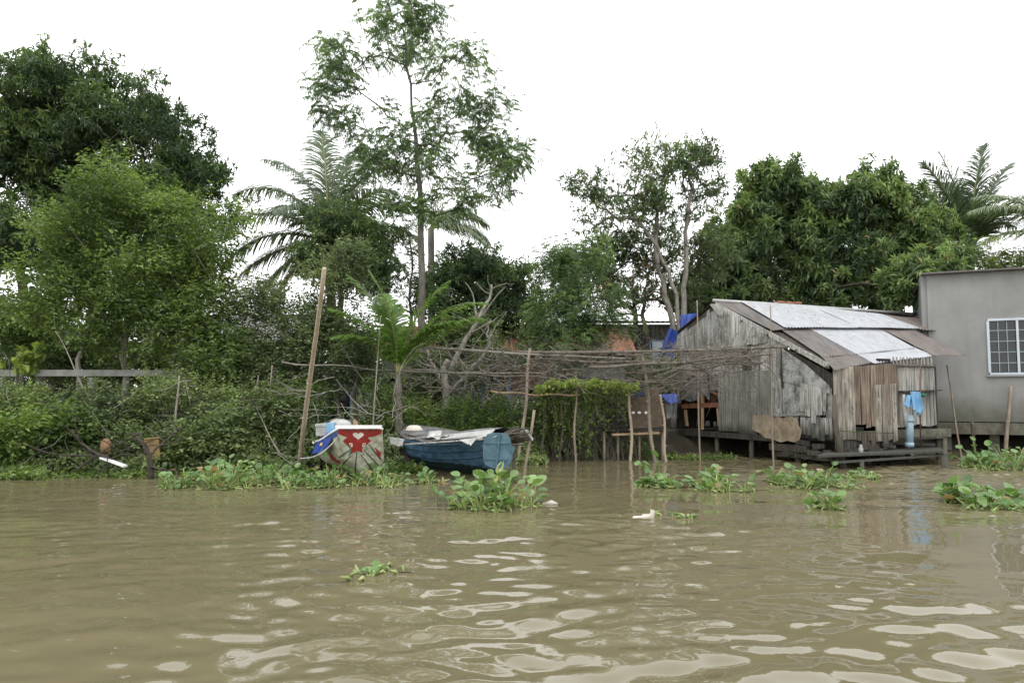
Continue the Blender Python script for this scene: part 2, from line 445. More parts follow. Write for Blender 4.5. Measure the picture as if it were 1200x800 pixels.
def spray(Lv, tips, dirs, style, r, tint0):
    """put foliage round twig tips (N,3) with outward directions"""
    n = len(tips)
    if style['kind'] == 'whorl':          # long leaves in drooping rosettes (mango)
        k = style['n']; m = n * k
        off = rdir(m, r) * (r.random((m, 1)) ** .6) * style['spread']
        off[:, 2] *= .8
        b = np.repeat(tips, k, 0) + off
        # each leaf belongs to a small rosette: snap groups of 6 together
        g = style.get('g', 7); nb = m // g
        cen = b[:nb * g].reshape(nb, g, 3)[:, :1]
        b2 = (cen + r.normal(size=(nb, g, 3)) * .015).reshape(-1, 3)
        gd = nrm(np.repeat(dirs, k, 0)[:nb*g] * .5 + np.repeat(rdir(nb, r) * .5, g, 0) + [0, 0, .3])
        ra = rdir(nb * g, r)
        d = nrm(gd * .55 + ra * 1.0 + [0, 0, -.28 * style.get('droop', 1)])
        u = nrm(gd + [0, 0, .8] + r.normal(size=d.shape) * .25)
        L = style['L'] * r.uniform(.65, 1.15, nb * g)
        t = np.clip(np.repeat(np.repeat(tint0, k)[:nb*g].reshape(nb, g)[:, 0] + r.normal(size=nb) * .18, g) + r.normal(size=nb*g) * .06, 0, 1)
        Lv.add(b2, d, u, L, L * style['w'], t, .22)
    elif style['kind'] == 'small':        # small oval leaves along fine twigs
        k = style['n']; m = n * k
        g = 5; nb = m // g
        s0 = np.repeat(tips, k, 0)[:nb*g].reshape(nb, g, 3)[:, 0] + rdir(nb, r) * (r.random((nb, 1)) ** .5) * style['spread']
        td = nrm(nrm(s0 - np.repeat(tips, k, 0)[:nb*g].reshape(nb, g, 3)[:, 0]) + rdir(nb, r) * .6 + [0, 0, .15])
        along = np.tile(np.linspace(0, 1, g), nb)[:, None]
        td_ = np.repeat(td, g, 0)
        b = np.repeat(s0, g, 0) + td_ * along * style['L'] * 2.0
        sgn = np.tile(np.where(np.arange(g) % 2, 1., -1.), nb)[:, None]
        sd = nrm(np.cross(td_, [0, 0, 1.]) + 1e-4)
        d = nrm(sd * sgn + td_ * .5 + r.normal(size=b.shape) * .35 + [0, 0, -.1])
        u = nrm(np.array([0, 0, 1.]) + r.normal(size=b.shape) * .45)
        L = style['L'] * r.uniform(.6, 1.2, nb * g)
        t = np.clip(np.repeat(np.repeat(tint0, k)[:nb*g].reshape(nb, g)[:, 0] + r.normal(size=nb) * .18, g), 0, 1)
        Lv.add(b, d, u, L, L * style['w'], t, .12)
    elif style['kind'] == 'pinnate':      # compound leaf: pairs of narrow leaflets on a drooping rib
        k = style['n']; m = n * k; q = style['pairs']
        s0 = np.repeat(tips, k, 0) + rdir(m, r) * (r.random((m, 1)) ** .5) * style['spread']
        rd = nrm(np.repeat(dirs, k, 0) * .6 + rdir(m, r) * .9 + [0, 0, style.get('lift', 0.05)])
        RL = style['rib'] * r.uniform(.7, 1.2, m)
        fr = np.linspace(.12, 1, q)
        b = s0[:, None] + rd[:, None] * (RL[:, None] * fr)[:, :, None]
        b[:, :, 2] -= RL[:, None] * .45 * fr ** 2
        dd = np.repeat(rd[:, None], q, 1); dd[:, :, 2] -= .9 * fr
        b = np.repeat(b.reshape(-1, 3), 2, 0); dd = nrm(np.repeat(dd.reshape(-1, 3), 2, 0))
        sd = nrm(np.cross(dd, [0, 0, 1.]) + 1e-4) * np.tile([1., -1.], len(b) // 2)[:, None]
        d = nrm(sd + dd * .55 + [0, 0, -style.get('droop', .35)] + r.normal(size=b.shape) * .12)
        u = nrm(np.array([0, 0, 1.]) + r.normal(size=b.shape) * .3)
        L = style['L'] * r.uniform(.75, 1.15, len(b))
        t = np.clip(np.repeat(np.repeat(tint0, k) + r.normal(size=m) * .2, 2 * q), 0, 1)
        Lv.add(b, d, u, L, L * style['w'], t, .15)

def grow(trunks, tips, r, droop=0.0, step=.45, wig=.12):
    """skeleton: list of (points, child counts) reaching every tip"""
    nodes = []; par = []; tang = []
    for tr in trunks:
        pts = [np.asarray(p, float) for p in tr]
        # resample
        seg = []
        for a, b in zip(pts[:-1], pts[1:]):
            k = max(2, int(np.linalg.norm(b - a) / step))
            seg += [a + (b - a) * i / k for i in range(k)]
        seg.append(pts[-1])
        p0 = -1
        for i, q in enumerate(seg):
            qq = q + (r.normal(size=3) * wig * .25 if 0 < i else 0)
            nodes.append(qq); par.append(p0 if i else -1); tang.append(unit(seg[min(i+1, len(seg)-1)] - seg[max(0, i-1)])); p0 = len(nodes) - 1
    ntrunk = len(nodes)
    N = np.zeros((ntrunk + len(tips) * 12, 3)); N[:ntrunk] = nodes; n = ntrunk
    base = N[:ntrunk]
    dm = np.array([np.min(np.linalg.norm(base - t, axis=1)) for t in tips])
    tipnode = np.zeros(len(tips), int); tipdir = np.zeros((len(tips), 3))
    lowz = N[:ntrunk, 2].min() + .25 * (N[:ntrunk, 2].max() - N[:ntrunk, 2].min())
    paths = []
    for ti in np.argsort(dm):
        t = tips[ti]; c = N[:n]
        dv = t - c; dist = np.linalg.norm(dv, axis=1)
        cost = dist + 1.1 * np.maximum(0, .25 * dist - dv[:, 2]) + np.where(c[:, 2] < lowz, 1.5, 0)
        j = int(np.argmin(cost)); L = dist[j]
        if L < 1e-3: tipnode[ti] = j; tipdir[ti] = (0, 0, 1); continue
        k = int(np.clip(L / step, 1, 11)); a = N[j]
        ctrl = a + (np.array(tang[j]) * .35 + np.array([0, 0, .12])) * L + r.normal(size=3) * wig * L * .5
        prev = j; idx = [j]
        for i in range(1, k + 1):
            s = i / k
            q = (1-s)**2 * a + 2*s*(1-s) * ctrl + s*s * t
            q = q + r.normal(size=3) * wig * .12 * min(1, L) * (i < k)
            N[n] = q; nodes.append(q); par.append(prev); tang.append(unit(q - N[prev])); prev = n; idx.append(n); n += 1
        tipnode[ti] = prev; tipdir[ti] = tang[prev]; paths.append(idx)
    cnt = np.zeros(n); cnt[tipnode] += 1
    for i in range(n - 1, -1, -1):
        if par[i] >= 0: cnt[par[i]] += cnt[i]
    return N[:n], np.array(par), cnt, ntrunk, tipnode, tipdir, paths

def wood_mesh(trunks_n, N, par, cnt, rt, rmin, paths, trunk_idx, pw=.5):
    tot = max(1, cnt.max())
    rad = np.maximum(rmin, rt * (cnt / tot) ** pw)
    tm = MB(); bm_ = MB()
    # trunks: runs of consecutive indices
    starts = [i for i in range(trunk_idx) if par[i] < 0] + [trunk_idx]
    for a_, b_ in zip(starts[:-1], starts[1:]):
        for i in range(a_, b_): rad[i] *= 1.12 - .62 * (i - a_) / max(1, b_ - a_ - 1)
    run = []
    for i in range(trunk_idx):
        if par[i] < 0 and run:
            tm.tube([N[k] for k in run], [rad[k] for k in run], 8); run = []
        run.append(i)
    if run: tm.tube([N[k] for k in run], [max(rad[k], rt*.25) for k in run], 8)
    for idx in paths:
        rr = [min(rad[idx[1]], rad[idx[0]])] + [rad[k] for k in idx[1:]]
        rr[-1] = max(rmin * .5, rr[-1] * .6)
        bm_.tube([N[k] for k in idx], rr, 6 if rr[0] > .04 else 4 if rr[0] > .012 else 3, cap=False)
    return tm, bm_

def ell_tips(ells, r):
    """ells: (px,py,rx_px,ry_px,Y,depth,nsub,tips_per_sub,sub_radius)"""
    T = []; D = []; G = []
    for e in ells:
        px, py, rx, ry, Y, dp, ns, tp, sr = e
        c = P(px, py, Y); s = np.array([rx * Y / F, dp, ry * Y / F])
        dr = rdir(ns, r); rad = r.uniform(.45, 1.0, (ns, 1)) ** .7
        sc = c + dr * rad * np.maximum(.05, s - sr * .45)
        tone = r.normal(size=ns) * .32
        for q, dq, tn in zip(sc, dr, tone):
            o = rdir(tp, r) * (r.random((tp, 1)) ** .4) * sr * r.uniform(.7, 1.25)
            o[:, 2] *= .75
            T.append(q + o); D.append(nrm(o + dq * .6 * sr + [0, 0, .25 * sr])); G.append(np.full(tp, tn) + .35 * (o[:, 2] / sr))  # tint rises with height inside each clump
    return np.concatenate(T), np.concatenate(D), np.concatenate(G)

TREES = []
def tree(name, label, cat, trunks, ells, style, leafmat, barkmat, rt=.15, rmin=.006, seed=1, group=None, tint=.35, wig=.15, step=.45, pw=.5, leafname='crown', extra=None, bare=0.0):
    r = np.random.default_rng(seed)
    tr = [[P(*q) if len(q) == 3 and not isinstance(q, np.ndarray) else q for q in t] for t in trunks]
    for t in tr: t[0] = np.array([t[0][0], t[0][1], ground_z(t[0][0], t[0][1]) - .1])
    root = thing(name, label, cat, tr[0][0], group)
    T, D, G = ell_tips(ells, r)
    N, par, cnt, nt_, tn, td, paths = grow(tr, T, r, step=step, wig=wig)
    tm, bm_ = wood_mesh(tr, N, par, cnt, rt, rmin, paths, nt_, pw)
    tm.build('trunk' if cat == 'tree' else 'stem', barkmat, root)
    bm_.build('branches', barkmat, root)
    Lv = Leaves()
    keep = r.random(len(T)) >= bare
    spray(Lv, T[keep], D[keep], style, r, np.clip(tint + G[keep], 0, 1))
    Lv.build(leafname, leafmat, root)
    TREES.append((name, label, Lv.count()))
    return root

def frond(pts_fn, n, leaf_len, r, V, Fc, T, tint, droop=.5, width=.035, gap=.0):
    """palm leaflets: bent ribbons both sides of a rib; writes quads"""
    for i in range(n):
        s = .10 + .90 * i / (n - 1)
        p, tg = pts_fn(s)
        sd = np.cross(tg, (0, 0, 1)); sd = unit(sd) if np.linalg.norm(sd) > .05 else np.array([1., 0, 0])
        upv = np.cross(sd, tg)
        ll = leaf_len * (math.sin(math.pi * min(1, .22 + .78 * s)) ** .6 * .9 + .12) * r.uniform(.85, 1.08)
        for sg in (-1, 1):
            if r.random() < gap: continue
            d = unit(sd * sg * 1.0 + tg * (.45 + .7 * s) + upv * .25 + r.normal(size=3) * .11)
            w_ = width * r.uniform(.7, 1.1); q = p.copy(); b0 = len(V)
            t_ = float(np.clip(tint + r.normal() * .15, 0, 1))
            for k in range(5):
                ws = w_ * (.7, 1, .9, .6, .08)[k]
                wd = unit(np.cross(d, upv + sd * sg * .3)) * ws / 2
                V.append(q - wd); V.append(q + wd); T.extend((t_, t_))
                if k < 4:
                    Fc.append((b0 + 2*k, b0 + 2*k + 1, b0 + 2*k + 3, b0 + 2*k + 2))
                    q = q + d * ll / 4
                    d = unit(d + np.array([0, 0, -1.]) * droop * .42)

def rib_fn(base, az, el, L, curl, sway=0.0):
    """points of an arching rib: az deg (0 = +X, 90 = away), el start angle deg, curl total bend deg"""
    K = 24; pts = [np.asarray(base, float)]; tgs = []
    for i in range(K + 1):
        s = i / K; e = R(el - curl * s ** 1.3); a = R(az + sway * s)
        t = np.array([math.cos(a) * math.cos(e), math.sin(a) * math.cos(e), math.sin(e)])
        tgs.append(t)
        if i < K: pts.append(pts[-1] + t * L / K)
    def fn(s):
        x = s * K; i = min(K - 1, int(x)); f = x - i
        return pts[i] * (1 - f) + pts[i+1] * f, unit(tgs[i] * (1 - f) + tgs[i+1] * f)
    return fn, pts

def palm(name, label, trunk, fronds, leafmat, barkmat, dry=(), rt=.16, leaf=.75, n=60, seed=1, group=None, width=.04, droop=.5, cat='palm tree', tint=.4, gap=0):
    r = np.random.default_rng(seed)
    tr = [np.asarray(t, float) for t in trunk]
    tr[0] = np.array([tr[0][0], tr[0][1], ground_z(tr[0][0], tr[0][1]) - .1])
    root = thing(name, label, cat, tr[0], group)
    mb = MB(); K = 14; pts = []; rad = []
    for i in range(K + 1):
        s = i / K * (len(tr) - 1); k = min(len(tr) - 2, int(s)); f = s - k
        pts.append(tr[k] * (1 - f) + tr[k+1] * f); rad.append(rt * (1.15 - .35 * i / K) * (1 + .06 * (i % 2)))
    mb.tube(pts, rad, 10); mb.build('trunk', barkmat, root)
    for (az, el, L, curl) in list(fronds) + list(dry):
        isd = (az, el, L, curl) in dry
        fn, rp = rib_fn(tr[-1] + r.normal(size=3) * .04, az, el, L, curl)
        V = []; Fc = []; T = []
        frond(fn, n, leaf, r, V, Fc, T, tint, droop, width, gap)
        o = quads_mesh('frond', np.array(V), np.array(Fc), M['leaf_dry'] if isd else leafmat, root, np.array(T))
        if isd: o['label'] = 'dead brown frond'
        mb = MB(); mb.tube(rp, [.035 * (1 - .85 * i / len(rp)) * leaf / .75 for i in range(len(rp))], 5)
        mb.build('frond_rib', M['stalk_palm'], o)
    return root
M['stalk_palm'] = m_plain('palm_rib', (.12,.14,.05), (.25,.25,.11), (4,4,4), .5, bump=.1)

# ------------------------------------------------------------------ ground and water
BX = np.array([-400, -30, -14, -11.2, -7.2, -4.6, -2.6, -1.0, .5, 1.6, 3.2, 5.2, 8, 12, 20, 400.])
BY = np.array([16.8, 16.8, 17.0, 16.9, 17.3, 17.8, 18.8, 19.4, 20.4, 21.6, 22.6, 23.4, 23.2, 24, 25, 25.])
def bank_y(x): return np.interp(x, BX, BY)
def gz_arr(x, y):
    d = y - bank_y(x) + .25 * np.sin(x * 1.7) + .15 * np.sin(x * 4.1 + 1)
    s = np.clip((d + .9) / 1.8, 0, 1); s = s * s * (3 - 2 * s)
    z = -.55 + s * 1.05 + .05 * np.sin(x * 2.3 + y) + .04 * np.sin(y * 3.1 - x)
    return z + np.clip((y - 40) / 200, 0, 1) * .5
def ground_z(x, y): return float(gz_arr(np.array([x], float), np.array([y], float))[0])
def axis(a, b, step, lo, hi, g=1.25):
    c = list(np.arange(a, b + 1e-6, step)); s = step
    while c[-1] < hi: s *= g; c.append(min(hi, c[-1] + s))
    s = step
    while c[0] > lo: s *= g; c.insert(0, max(lo, c[0] - s))
    return np.array(c)
def sheet(xs, ys, zf):
    X, Y = np.meshgrid(xs, ys); Z = zf(X, Y)
    V = np.stack([X, Y, Z], -1).reshape(-1, 3); nx = len(xs)
    i, j = np.meshgrid(np.arange(nx - 1), np.arange(len(ys) - 1)); a = (j * nx + i).ravel()
    return V, np.stack([a, a + 1, a + nx + 1, a + nx], 1)

V_, F_ = sheet(axis(-22, 24, .3, -600, 600), axis(15, 34, .3, -200, 900), gz_arr)
def m_ground():
    t = NT('muddy_ground'); v = t.coord((1, 1, 1)); f = t.noise(v, 1.2, 8, .7)
    col = t.ramp(f, [(.3, (.020, .017, .012)), (.55, (.050, .042, .028)), (.72, (.05, .065, .026))])
    t.base(col); t.set(.9, 0, .3); t.bump(f, .9, .08); return t.m
g = quads_mesh('ground', V_, F_, m_ground(), smooth=True); g['kind'] = 'structure'

rw = np.random.default_rng(21)
waves = []
for lam, amp, n_ in ((2.6, .0032, 5), (1.3, .0025, 7), (.75, .0022, 10), (.45, .0017, 15), (.30, .0011, 16), (.20,.0006,14)):
    for k in range(n_):
        ang = rw.normal(math.pi / 2 + .10, .40 if lam > .5 else .75); l = lam * rw.uniform(.75, 1.3)
        waves.append((2*math.pi/l*math.cos(ang), 2*math.pi/l*math.sin(ang), rw.uniform(0, 6.28), amp * rw.uniform(.5, 1.2), l))
def water_z(x, y):
    z = np.zeros_like(x)
    # gusts: rougher patches to the right and the near middle, calmer to the left
    patch = .75 + .35 * np.sin(.35 * x + .9 + .2 * y) + .30 * np.sin(.8 * y + .5 * x + 2.0) * np.sin(.6 * x - .3 * y)
    patch = np.clip(.25 + 1.9 * (patch - .45), .12, 1.9)
    right = 1 / (1 + np.exp(-(x + 1.2) / 1.4))
    wx = x + .10 * np.sin(1.3 * y + .7 * x) + .05 * np.sin(3.7 * y - 2 * x); wy = y + .10 * np.sin(1.1 * x - .6 * y) + .05 * np.sin(3.1 * x + 1.4 * y)
    for kx, ky, ph, a, l in waves:
        m = (.55 + .45 * right) if l > 1 else patch * (.35 + .75 * right)
        z = z + a * m * np.sin(kx * wx + ky * wy + ph)
    # rings of small eddies
    fade = 1 / (1 + np.maximum(0, (np.hypot(x, y) - 30)) * .2)
    return z * fade
V_, F_ = sheet(axis(-15, 16, .055, -600, 600, 1.18), axis(2.2, 24, .045, -300, 60, 1.18), water_z)
def m_water():
    t = NT('muddy_water'); v = t.coord((.35, .5, .3)); f = t.noise(v, 1.2, 4, .5)
    col = t.ramp(f, [(.3, (.128, .110, .063)), (.7, (.148, .128, .075))])
    t.base(col); t.set(.02, 0, .5); t.b.inputs['IOR'].default_value = 1.333
    v2 = t.coord((5, 9, 1)); f2 = t.noise(v2, 1.0, 3, .5, .4)
    t.bump(f2, .14, .008); return t.m
wt = quads_mesh('water', V_, F_, m_water(), smooth=True); wt['kind'] = 'structure'
# ------------------------------------------------------------------ plank shack
BETA = R(25)
C0 = P(976, 465, 19.0); C0[2] = 0
VV = A(math.cos(BETA), math.sin(BETA), 0)      # along the front, away to the right
UU = A(-math.sin(BETA), math.cos(BETA), 0)     # along the gable, away to the left
ZZ = A(0, 0, 1)
def S(a, t, z): return C0 + UU * a + VV * t + ZZ * z
def SG(px, py):            # gable plane -> (a, z)
    q = RP(px, py, C0, VV) - C0; return np.dot(q, UU), q[2]
def SF(px, py):            # front plane -> (t, z)
    q = RP(px, py, C0, UU) - C0; return np.dot(q, VV), q[2]
aR, zR = SG(839, 356); aL, zL = SG(787, 398); aE, zE = SG(981, 433)
print('shack gable a,z ridge', aR, zR, 'left', aL, zL, 'eave', aE, zE)
sl = (zR - zE) / (aR - aE)                      # front slope
slb = (zR - zL) / (aL - aR)
RN = unit(np.cross(VV, -UU - ZZ * sl)); RN = RN if RN[2] > 0 else -RN
RP0 = S(aR, 0, zR)
root = thing('plank_shack', 'weathered grey plank shack on stilts with patched tin roof, left of the cement house', 'shack', C0)
rs = np.random.default_rng(11)

def planks(mb, u0, u1, topf, botf, pos, nvec, wm=.17, th=.022, r=rs, ragged=.03, off=.02, tilt=.014, gap=.014):
    u = u0
    while u < u1 - .02:
        w_ = min(wm * r.uniform(.7, 1.35), u1 - u)
        if u1 - u - w_ < .05: w_ = u1 - u
        a, b = u + gap / 2, u + w_ - gap / 2
        rg = r.normal() * ragged; sk = r.normal() * tilt
        za, zb = botf(a) + rg, botf(b) + rg + r.normal() * ragged * .4
        ta, tb = topf(a), topf(b)
        if ta > za + .02 or tb > zb + .02:
            o = r.uniform(0, off)
            mid = lambda s, uu, z0, z1: pos(uu + sk * (1 - s), z0 + (z1 - z0) * s) + nvec * (o + r.normal() * .002)
            pl = [pos(a + sk, za), pos(b + sk, zb), pos(b, max(tb, zb + .01)), pos(a, max(ta, za + .01))]
            mb.prism([q + nvec * o for q in pl], nvec * th)
        u += w_
GP = lambda a, z: S(a, 0, z); GN = -VV
FP = lambda t, z: S(0, t, z); FN = -UU
def roofz(a): return (zE + (a - aE) * sl if a < aR else zR - (a - aR) * slb) - .05
def gz_px(py, px=870): return SG(px, py)[1]
ga = lambda px: SG(px, 465)[0]
# gable wall: three courses and patches, left to right in the photo
mb = MB(); a0, a1 = ga(792), ga(903)
z1 = lambda a: SG(860, 407)[1] + (a - ga(860)) * -.02
planks(mb, a1, a0, roofz, z1, GP, GN * 2.2, .19, ragged=.03)
mb.build('gable_boards', M['plank_upper'], root)
mb = MB()
planks(mb, ga(916), ga(796), lambda a: SG(860, 403)[1] , lambda a: SG(860, 437)[1] - .03, GP, GN * .5, .2)
planks(mb, ga(920), ga(903), lambda a: min(roofz(a), 9), lambda a: SG(905, 445)[1], GP, GN, .14)
planks(mb, ga(917), ga(904), lambda a: SG(905, 445)[1] + .1, lambda a: SG(910, 490)[1], GP, GN, .3)
mb.build('middle_boards', M['plank_grey'], root)
mb = MB(); planks(mb, ga(919.5), ga(916.5), lambda a: SG(917, 404)[1], lambda a: SG(917, 452)[1], GP, GN * 1.2, .5); planks(mb, ga(882), ga(871.5), lambda a: SG(876, 404)[1], lambda a: SG(876, 435)[1], GP, GN * 1.8, .5)
mb.build('dark_board_and_gap_shade', M['plank_dark'], root)  # narrow strip paints a gap's shade; the wider one is a dark board
mb = MB(); planks(mb, ga(905), ga(844), lambda a: SG(870, 435)[1], lambda a: SG(870, 506)[1], GP, GN * 2.2, .55, gap=.002, ragged=.02)
mb.build('fibre_sheet', M['sheet_green'], root)
def poly_on(mb, pts, off, th, proj=SG, pos=GP, n=GN):
    mb.prism([pos(*proj(*p)) + n * off for p in pts], n * th)
mb = MB(); poly_on(mb, [(918,408),(946,427),(974,452),(974,461),(960,456),(920,447)], .05, .012)
poly_on(mb, [(920,447),(945,450),(944,486),(932,487),(919,487)], .03, .015)
mb.build('mottled_sheet', M['sheet_white'], root)
mb = MB()
for x0, x1, yt0, yt1, yb in ((941,947,449,450,482),(946,953,450,451,488),(953,961,452,454,496),(960,967,454,457,486),(965,971,456,459,484)):
    poly_on(mb, [(x0,yt0),(x1,yt1),(x1-1+rs.normal(),yb),(x0-1+rs.normal(),yb+rs.normal()*2)], .05 + rs.random()*.02, .02)
planks(mb, ga(975), ga(938), lambda a: SG(955, 489)[1], lambda a: SG(955, 513)[1], GP, GN, .16, ragged=.06)
planks(mb, ga(975), ga(917), lambda a: min(roofz(a) - .35, SG(955, 455)[1]), lambda a: SG(955, 489)[1], GP, GN * .2, .2)
mb.build('corner_boards', M['plank_grey'], root)
# rounded patch nailed low on the wall
mb = MB()
poly_on(mb, [(884,503),(886,486),(893,487),(902,485),(906,489),(916,488),(920,490),(928,487),(938,491),(939,499),(943,504),(940,515),(934,518),(926,516),(918,518),(907,514),(900,513),(893,507)], .085, .012)
mb.build('tan_patch', M['cardboard'], root)
# opening with red frame, slats and hanging sheets
mb = MB()
def gbar(mb, p0, p1, wd, off=.03, th=.05): 
    a, b = GP(*SG(*p0)) + GN * off, GP(*SG(*p1)) + GN * off
    mb.bar(a, b, th, wd, up=np.cross(unit(b - a), GN) if abs(unit(b-a)[2]) < .9 else UU)
gbar(mb, (800,476), (844,474), .14); 
for x in np.linspace(804, 842, 10): gbar(mb, (x,463), (x,475), .035, -.02, .02)
gbar(mb, (834,459), (844,463), .05)
mb.build('opening_frame', M['red_wood'], root)
mb = MB(); gbar(mb, (804,480), (806,499), .10); gbar(mb, (842,478), (844,498), .08); gbar(mb, (824,435), (824,503), .08, .03)
mb.build('opening_post', M['tan_wood'], root)
mb = MB()
def cloth(mb, c4, nu=14, nv=12, amp=.03, n=GN, off=.06, k=9, sd=0):
    c4 = [np.asarray(q, float) for q in c4]
    rr = np.random.default_rng(sd); ph = rr.uniform(0, 6, 4)
    def fn(u, v):
        p = (c4[0]*(1-u) + c4[1]*u)*(1-v) + (c4[3]*(1-u) + c4[2]*u)*v
        return p + n * (off + amp*math.sin(k*u + ph[0] + 1.2*v) + amp*.5*math.sin(k*2.3*u + 3*v + ph[1])) + ZZ*.02*math.sin(7*u+ph[2])*v
    sm = mb.smooth; mb.smooth = True; mb.grid(fn, nu, nv); mb.smooth = sm
gq = lambda *pts: [GP(*SG(*p)) for p in pts]
cloth(mb, gq((794,432),(803,430),(800,470),(796,474)), sd=1, off=.08)
cloth(mb, gq((803,440),(814,442),(813,470),(801,468)), sd=2, off=.10)
cloth(mb, gq((814,442),(823,440),(822,470),(814,469)), sd=3, off=.07)
cloth(mb, gq((823,436),(832,438),(836,468),(826,462)), sd=4, off=.12)
cloth(mb, gq((832,440),(844,440),(844,457),(834,456)), sd=5, off=.05)
mb.build('hanging_sheets', M['tarp_grey'], root)
mb = MB(); mb.smooth = True
for q in range(9):
    c = S(ga(rs.uniform(806, 840)), .25, SG(820, 501)[1] + .04)
    mb.tube([c, c + A(rs.normal()*.02, 0, .10 + .08*rs.random())], [.05, .03], 7)
mb.build('pots', M['tarp_grey'], root)
# floor beams, stilts and floor
mb = MB()
zb = SG(850, 506)[1]
mb.box(S((ga(797)+ga(905))/2, .0, zb - .09), (ga(797)-ga(905)+.1, .14, .16), (UU, VV, ZZ))
mb.box(S(ga(925), -.05, SG(920, 524)[1]), (1.3, .16, .17), (UU, VV, ZZ))
mb.box(S(ga(945), .02, SG(945, 534)[1]), (2.1, .12, .16), (UU, VV, ZZ))
mb.build('floor_beam', M['plank_dark'], root)
mb = MB(); 
for px, yb in ((798,535),(838,535),(905,540),(932,541),(878,537)):
    a = ga(px); mb = MB(); mb.tube([S(a, .05, zb), S(a + .02, .05, -.5)], .07, 8); mb.build('stilt', M['stake_dark'], root)
for t in (1.5, 3.0, 4.2):
    for a in (.3, 2.2, 4.2): mb = MB(); mb.tube([S(a, t, zb), S(a, t, -.5)], .07, 7); mb.build('stilt', M['stake_dark'], root)
D_ = 6.6
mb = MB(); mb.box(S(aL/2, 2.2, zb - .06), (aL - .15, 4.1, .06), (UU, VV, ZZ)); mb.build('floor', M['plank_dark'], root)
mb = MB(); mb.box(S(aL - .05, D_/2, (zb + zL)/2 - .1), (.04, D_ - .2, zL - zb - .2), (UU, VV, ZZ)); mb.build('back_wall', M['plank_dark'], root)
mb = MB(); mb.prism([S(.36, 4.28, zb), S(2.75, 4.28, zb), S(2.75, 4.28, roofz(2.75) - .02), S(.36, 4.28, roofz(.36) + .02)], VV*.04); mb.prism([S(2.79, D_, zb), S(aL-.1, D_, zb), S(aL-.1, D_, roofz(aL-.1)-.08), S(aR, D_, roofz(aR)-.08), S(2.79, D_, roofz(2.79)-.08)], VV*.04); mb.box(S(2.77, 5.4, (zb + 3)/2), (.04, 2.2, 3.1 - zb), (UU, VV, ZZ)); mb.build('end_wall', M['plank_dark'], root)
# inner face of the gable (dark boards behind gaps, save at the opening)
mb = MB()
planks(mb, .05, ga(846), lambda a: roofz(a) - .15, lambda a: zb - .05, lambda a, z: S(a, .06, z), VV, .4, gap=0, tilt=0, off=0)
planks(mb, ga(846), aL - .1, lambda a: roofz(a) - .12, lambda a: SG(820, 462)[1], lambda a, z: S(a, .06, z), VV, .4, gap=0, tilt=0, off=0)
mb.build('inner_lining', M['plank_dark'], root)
# front wall
tA = SF(1060, 470)[0]; tB = SF(1109, 470)[0]; tD = SF(1049, 500)[0]
ft = lambda px: SF(px, 480)[0]
mb = MB(); topw = lambda t: zE + .06 + t * .055
planks(mb, 0.0, ft(1001), topw, lambda t: SF(990, 519)[1] , FP, FN, .2, ragged=.08)
planks(mb, ft(1024), ft(1049), lambda t: topw(t) - .5, lambda t: SF(1030, 521)[1], FP, FN * 1.6, .17, ragged=.12)
mb.build('front_planks', M['plank_warm'], root)
mb = MB(); planks(mb, ft(1001), ft(1052), topw, lambda t: SF(1030, 500)[1], FP, FN, .17, ragged=.05, off=.03)
planks(mb, ft(1001), ft(1024), lambda t: SF(1010, 505)[1], lambda t: SF(1010, 517)[1], FP, FN, .17, ragged=.09)
mb.build('stained_planks', M['plank_rust'], root)
mb = MB(); planks(mb, 0.05, ft(1046), lambda t: SF(1010, 512)[1], lambda t: SF(1010, 528)[1], lambda t, z: S(.05, t, z), FN, .2, ragged=.06)
for i in range(14):
    t = rs.uniform(.1, ft(1046)); z = rs.uniform(.18, .5)
    mb.box(S(-.05 - rs.random()*.05, t, z), (rs.uniform(.03,.07), rs.uniform(.2,.6), rs.uniform(.05,.14)), (UU, unit(VV + ZZ*rs.normal()*.1), ZZ))
for i in range(12):
    a = rs.uniform(.05, 1.6); z = rs.uniform(.15, .62)
    mb.box(S(a, -.06 - rs.random()*.05, z), (rs.uniform(.2,.5), rs.uniform(.03,.07), rs.uniform(.06,.16)), (unit(UU + ZZ*rs.normal()*.1), VV, ZZ))
mb.build('rotten_base_boards', M['plank_dark'], root)
mb = MB()
zs = SF(1085, 500)[1]
planks(mb, ft(1061), tB, lambda t: SF(1085, 429)[1], lambda t: zs, lambda t, z: S(.35, t, z), FN, .16, ragged=.03)
for x in np.linspace(1063, 1108, 12):
    t = ft(x); mb.bar(S(.36, t, SF(1085, 428)[1]), S(.36, t + rs.normal()*.02, SF(1085, 418)[1]), .035, .02, up=tuple(UU))
mb.bar(S(.33, ft(1060), SF(1085, 428)[1]), S(.33, tB, SF(1085, 428)[1]), .03, .05)
mb.build('side_panel', M['plank_light'], root)
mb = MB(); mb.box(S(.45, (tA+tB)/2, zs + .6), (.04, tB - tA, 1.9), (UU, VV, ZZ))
mb.box(S(.4, (tA+tD)/2 - .05, zs + .7), (.04, .5, 2.2), (UU, VV, ZZ)); mb.build('doorway', M['black'], root)  # black boxes paint the shade in the doorway and behind the side boards
mb = MB()
mb.box(S(.25, (ft(1061)+tB)/2 + .15, zs - .18), (.12, tB - tA + .5, .22), (UU, VV, ZZ))
mb.box(S(.25, tB + .12, zs/2 - .3), (.16, .16, zs + .3), (UU, VV, ZZ))
mb.build('concrete_beam', M['ledge'], root)
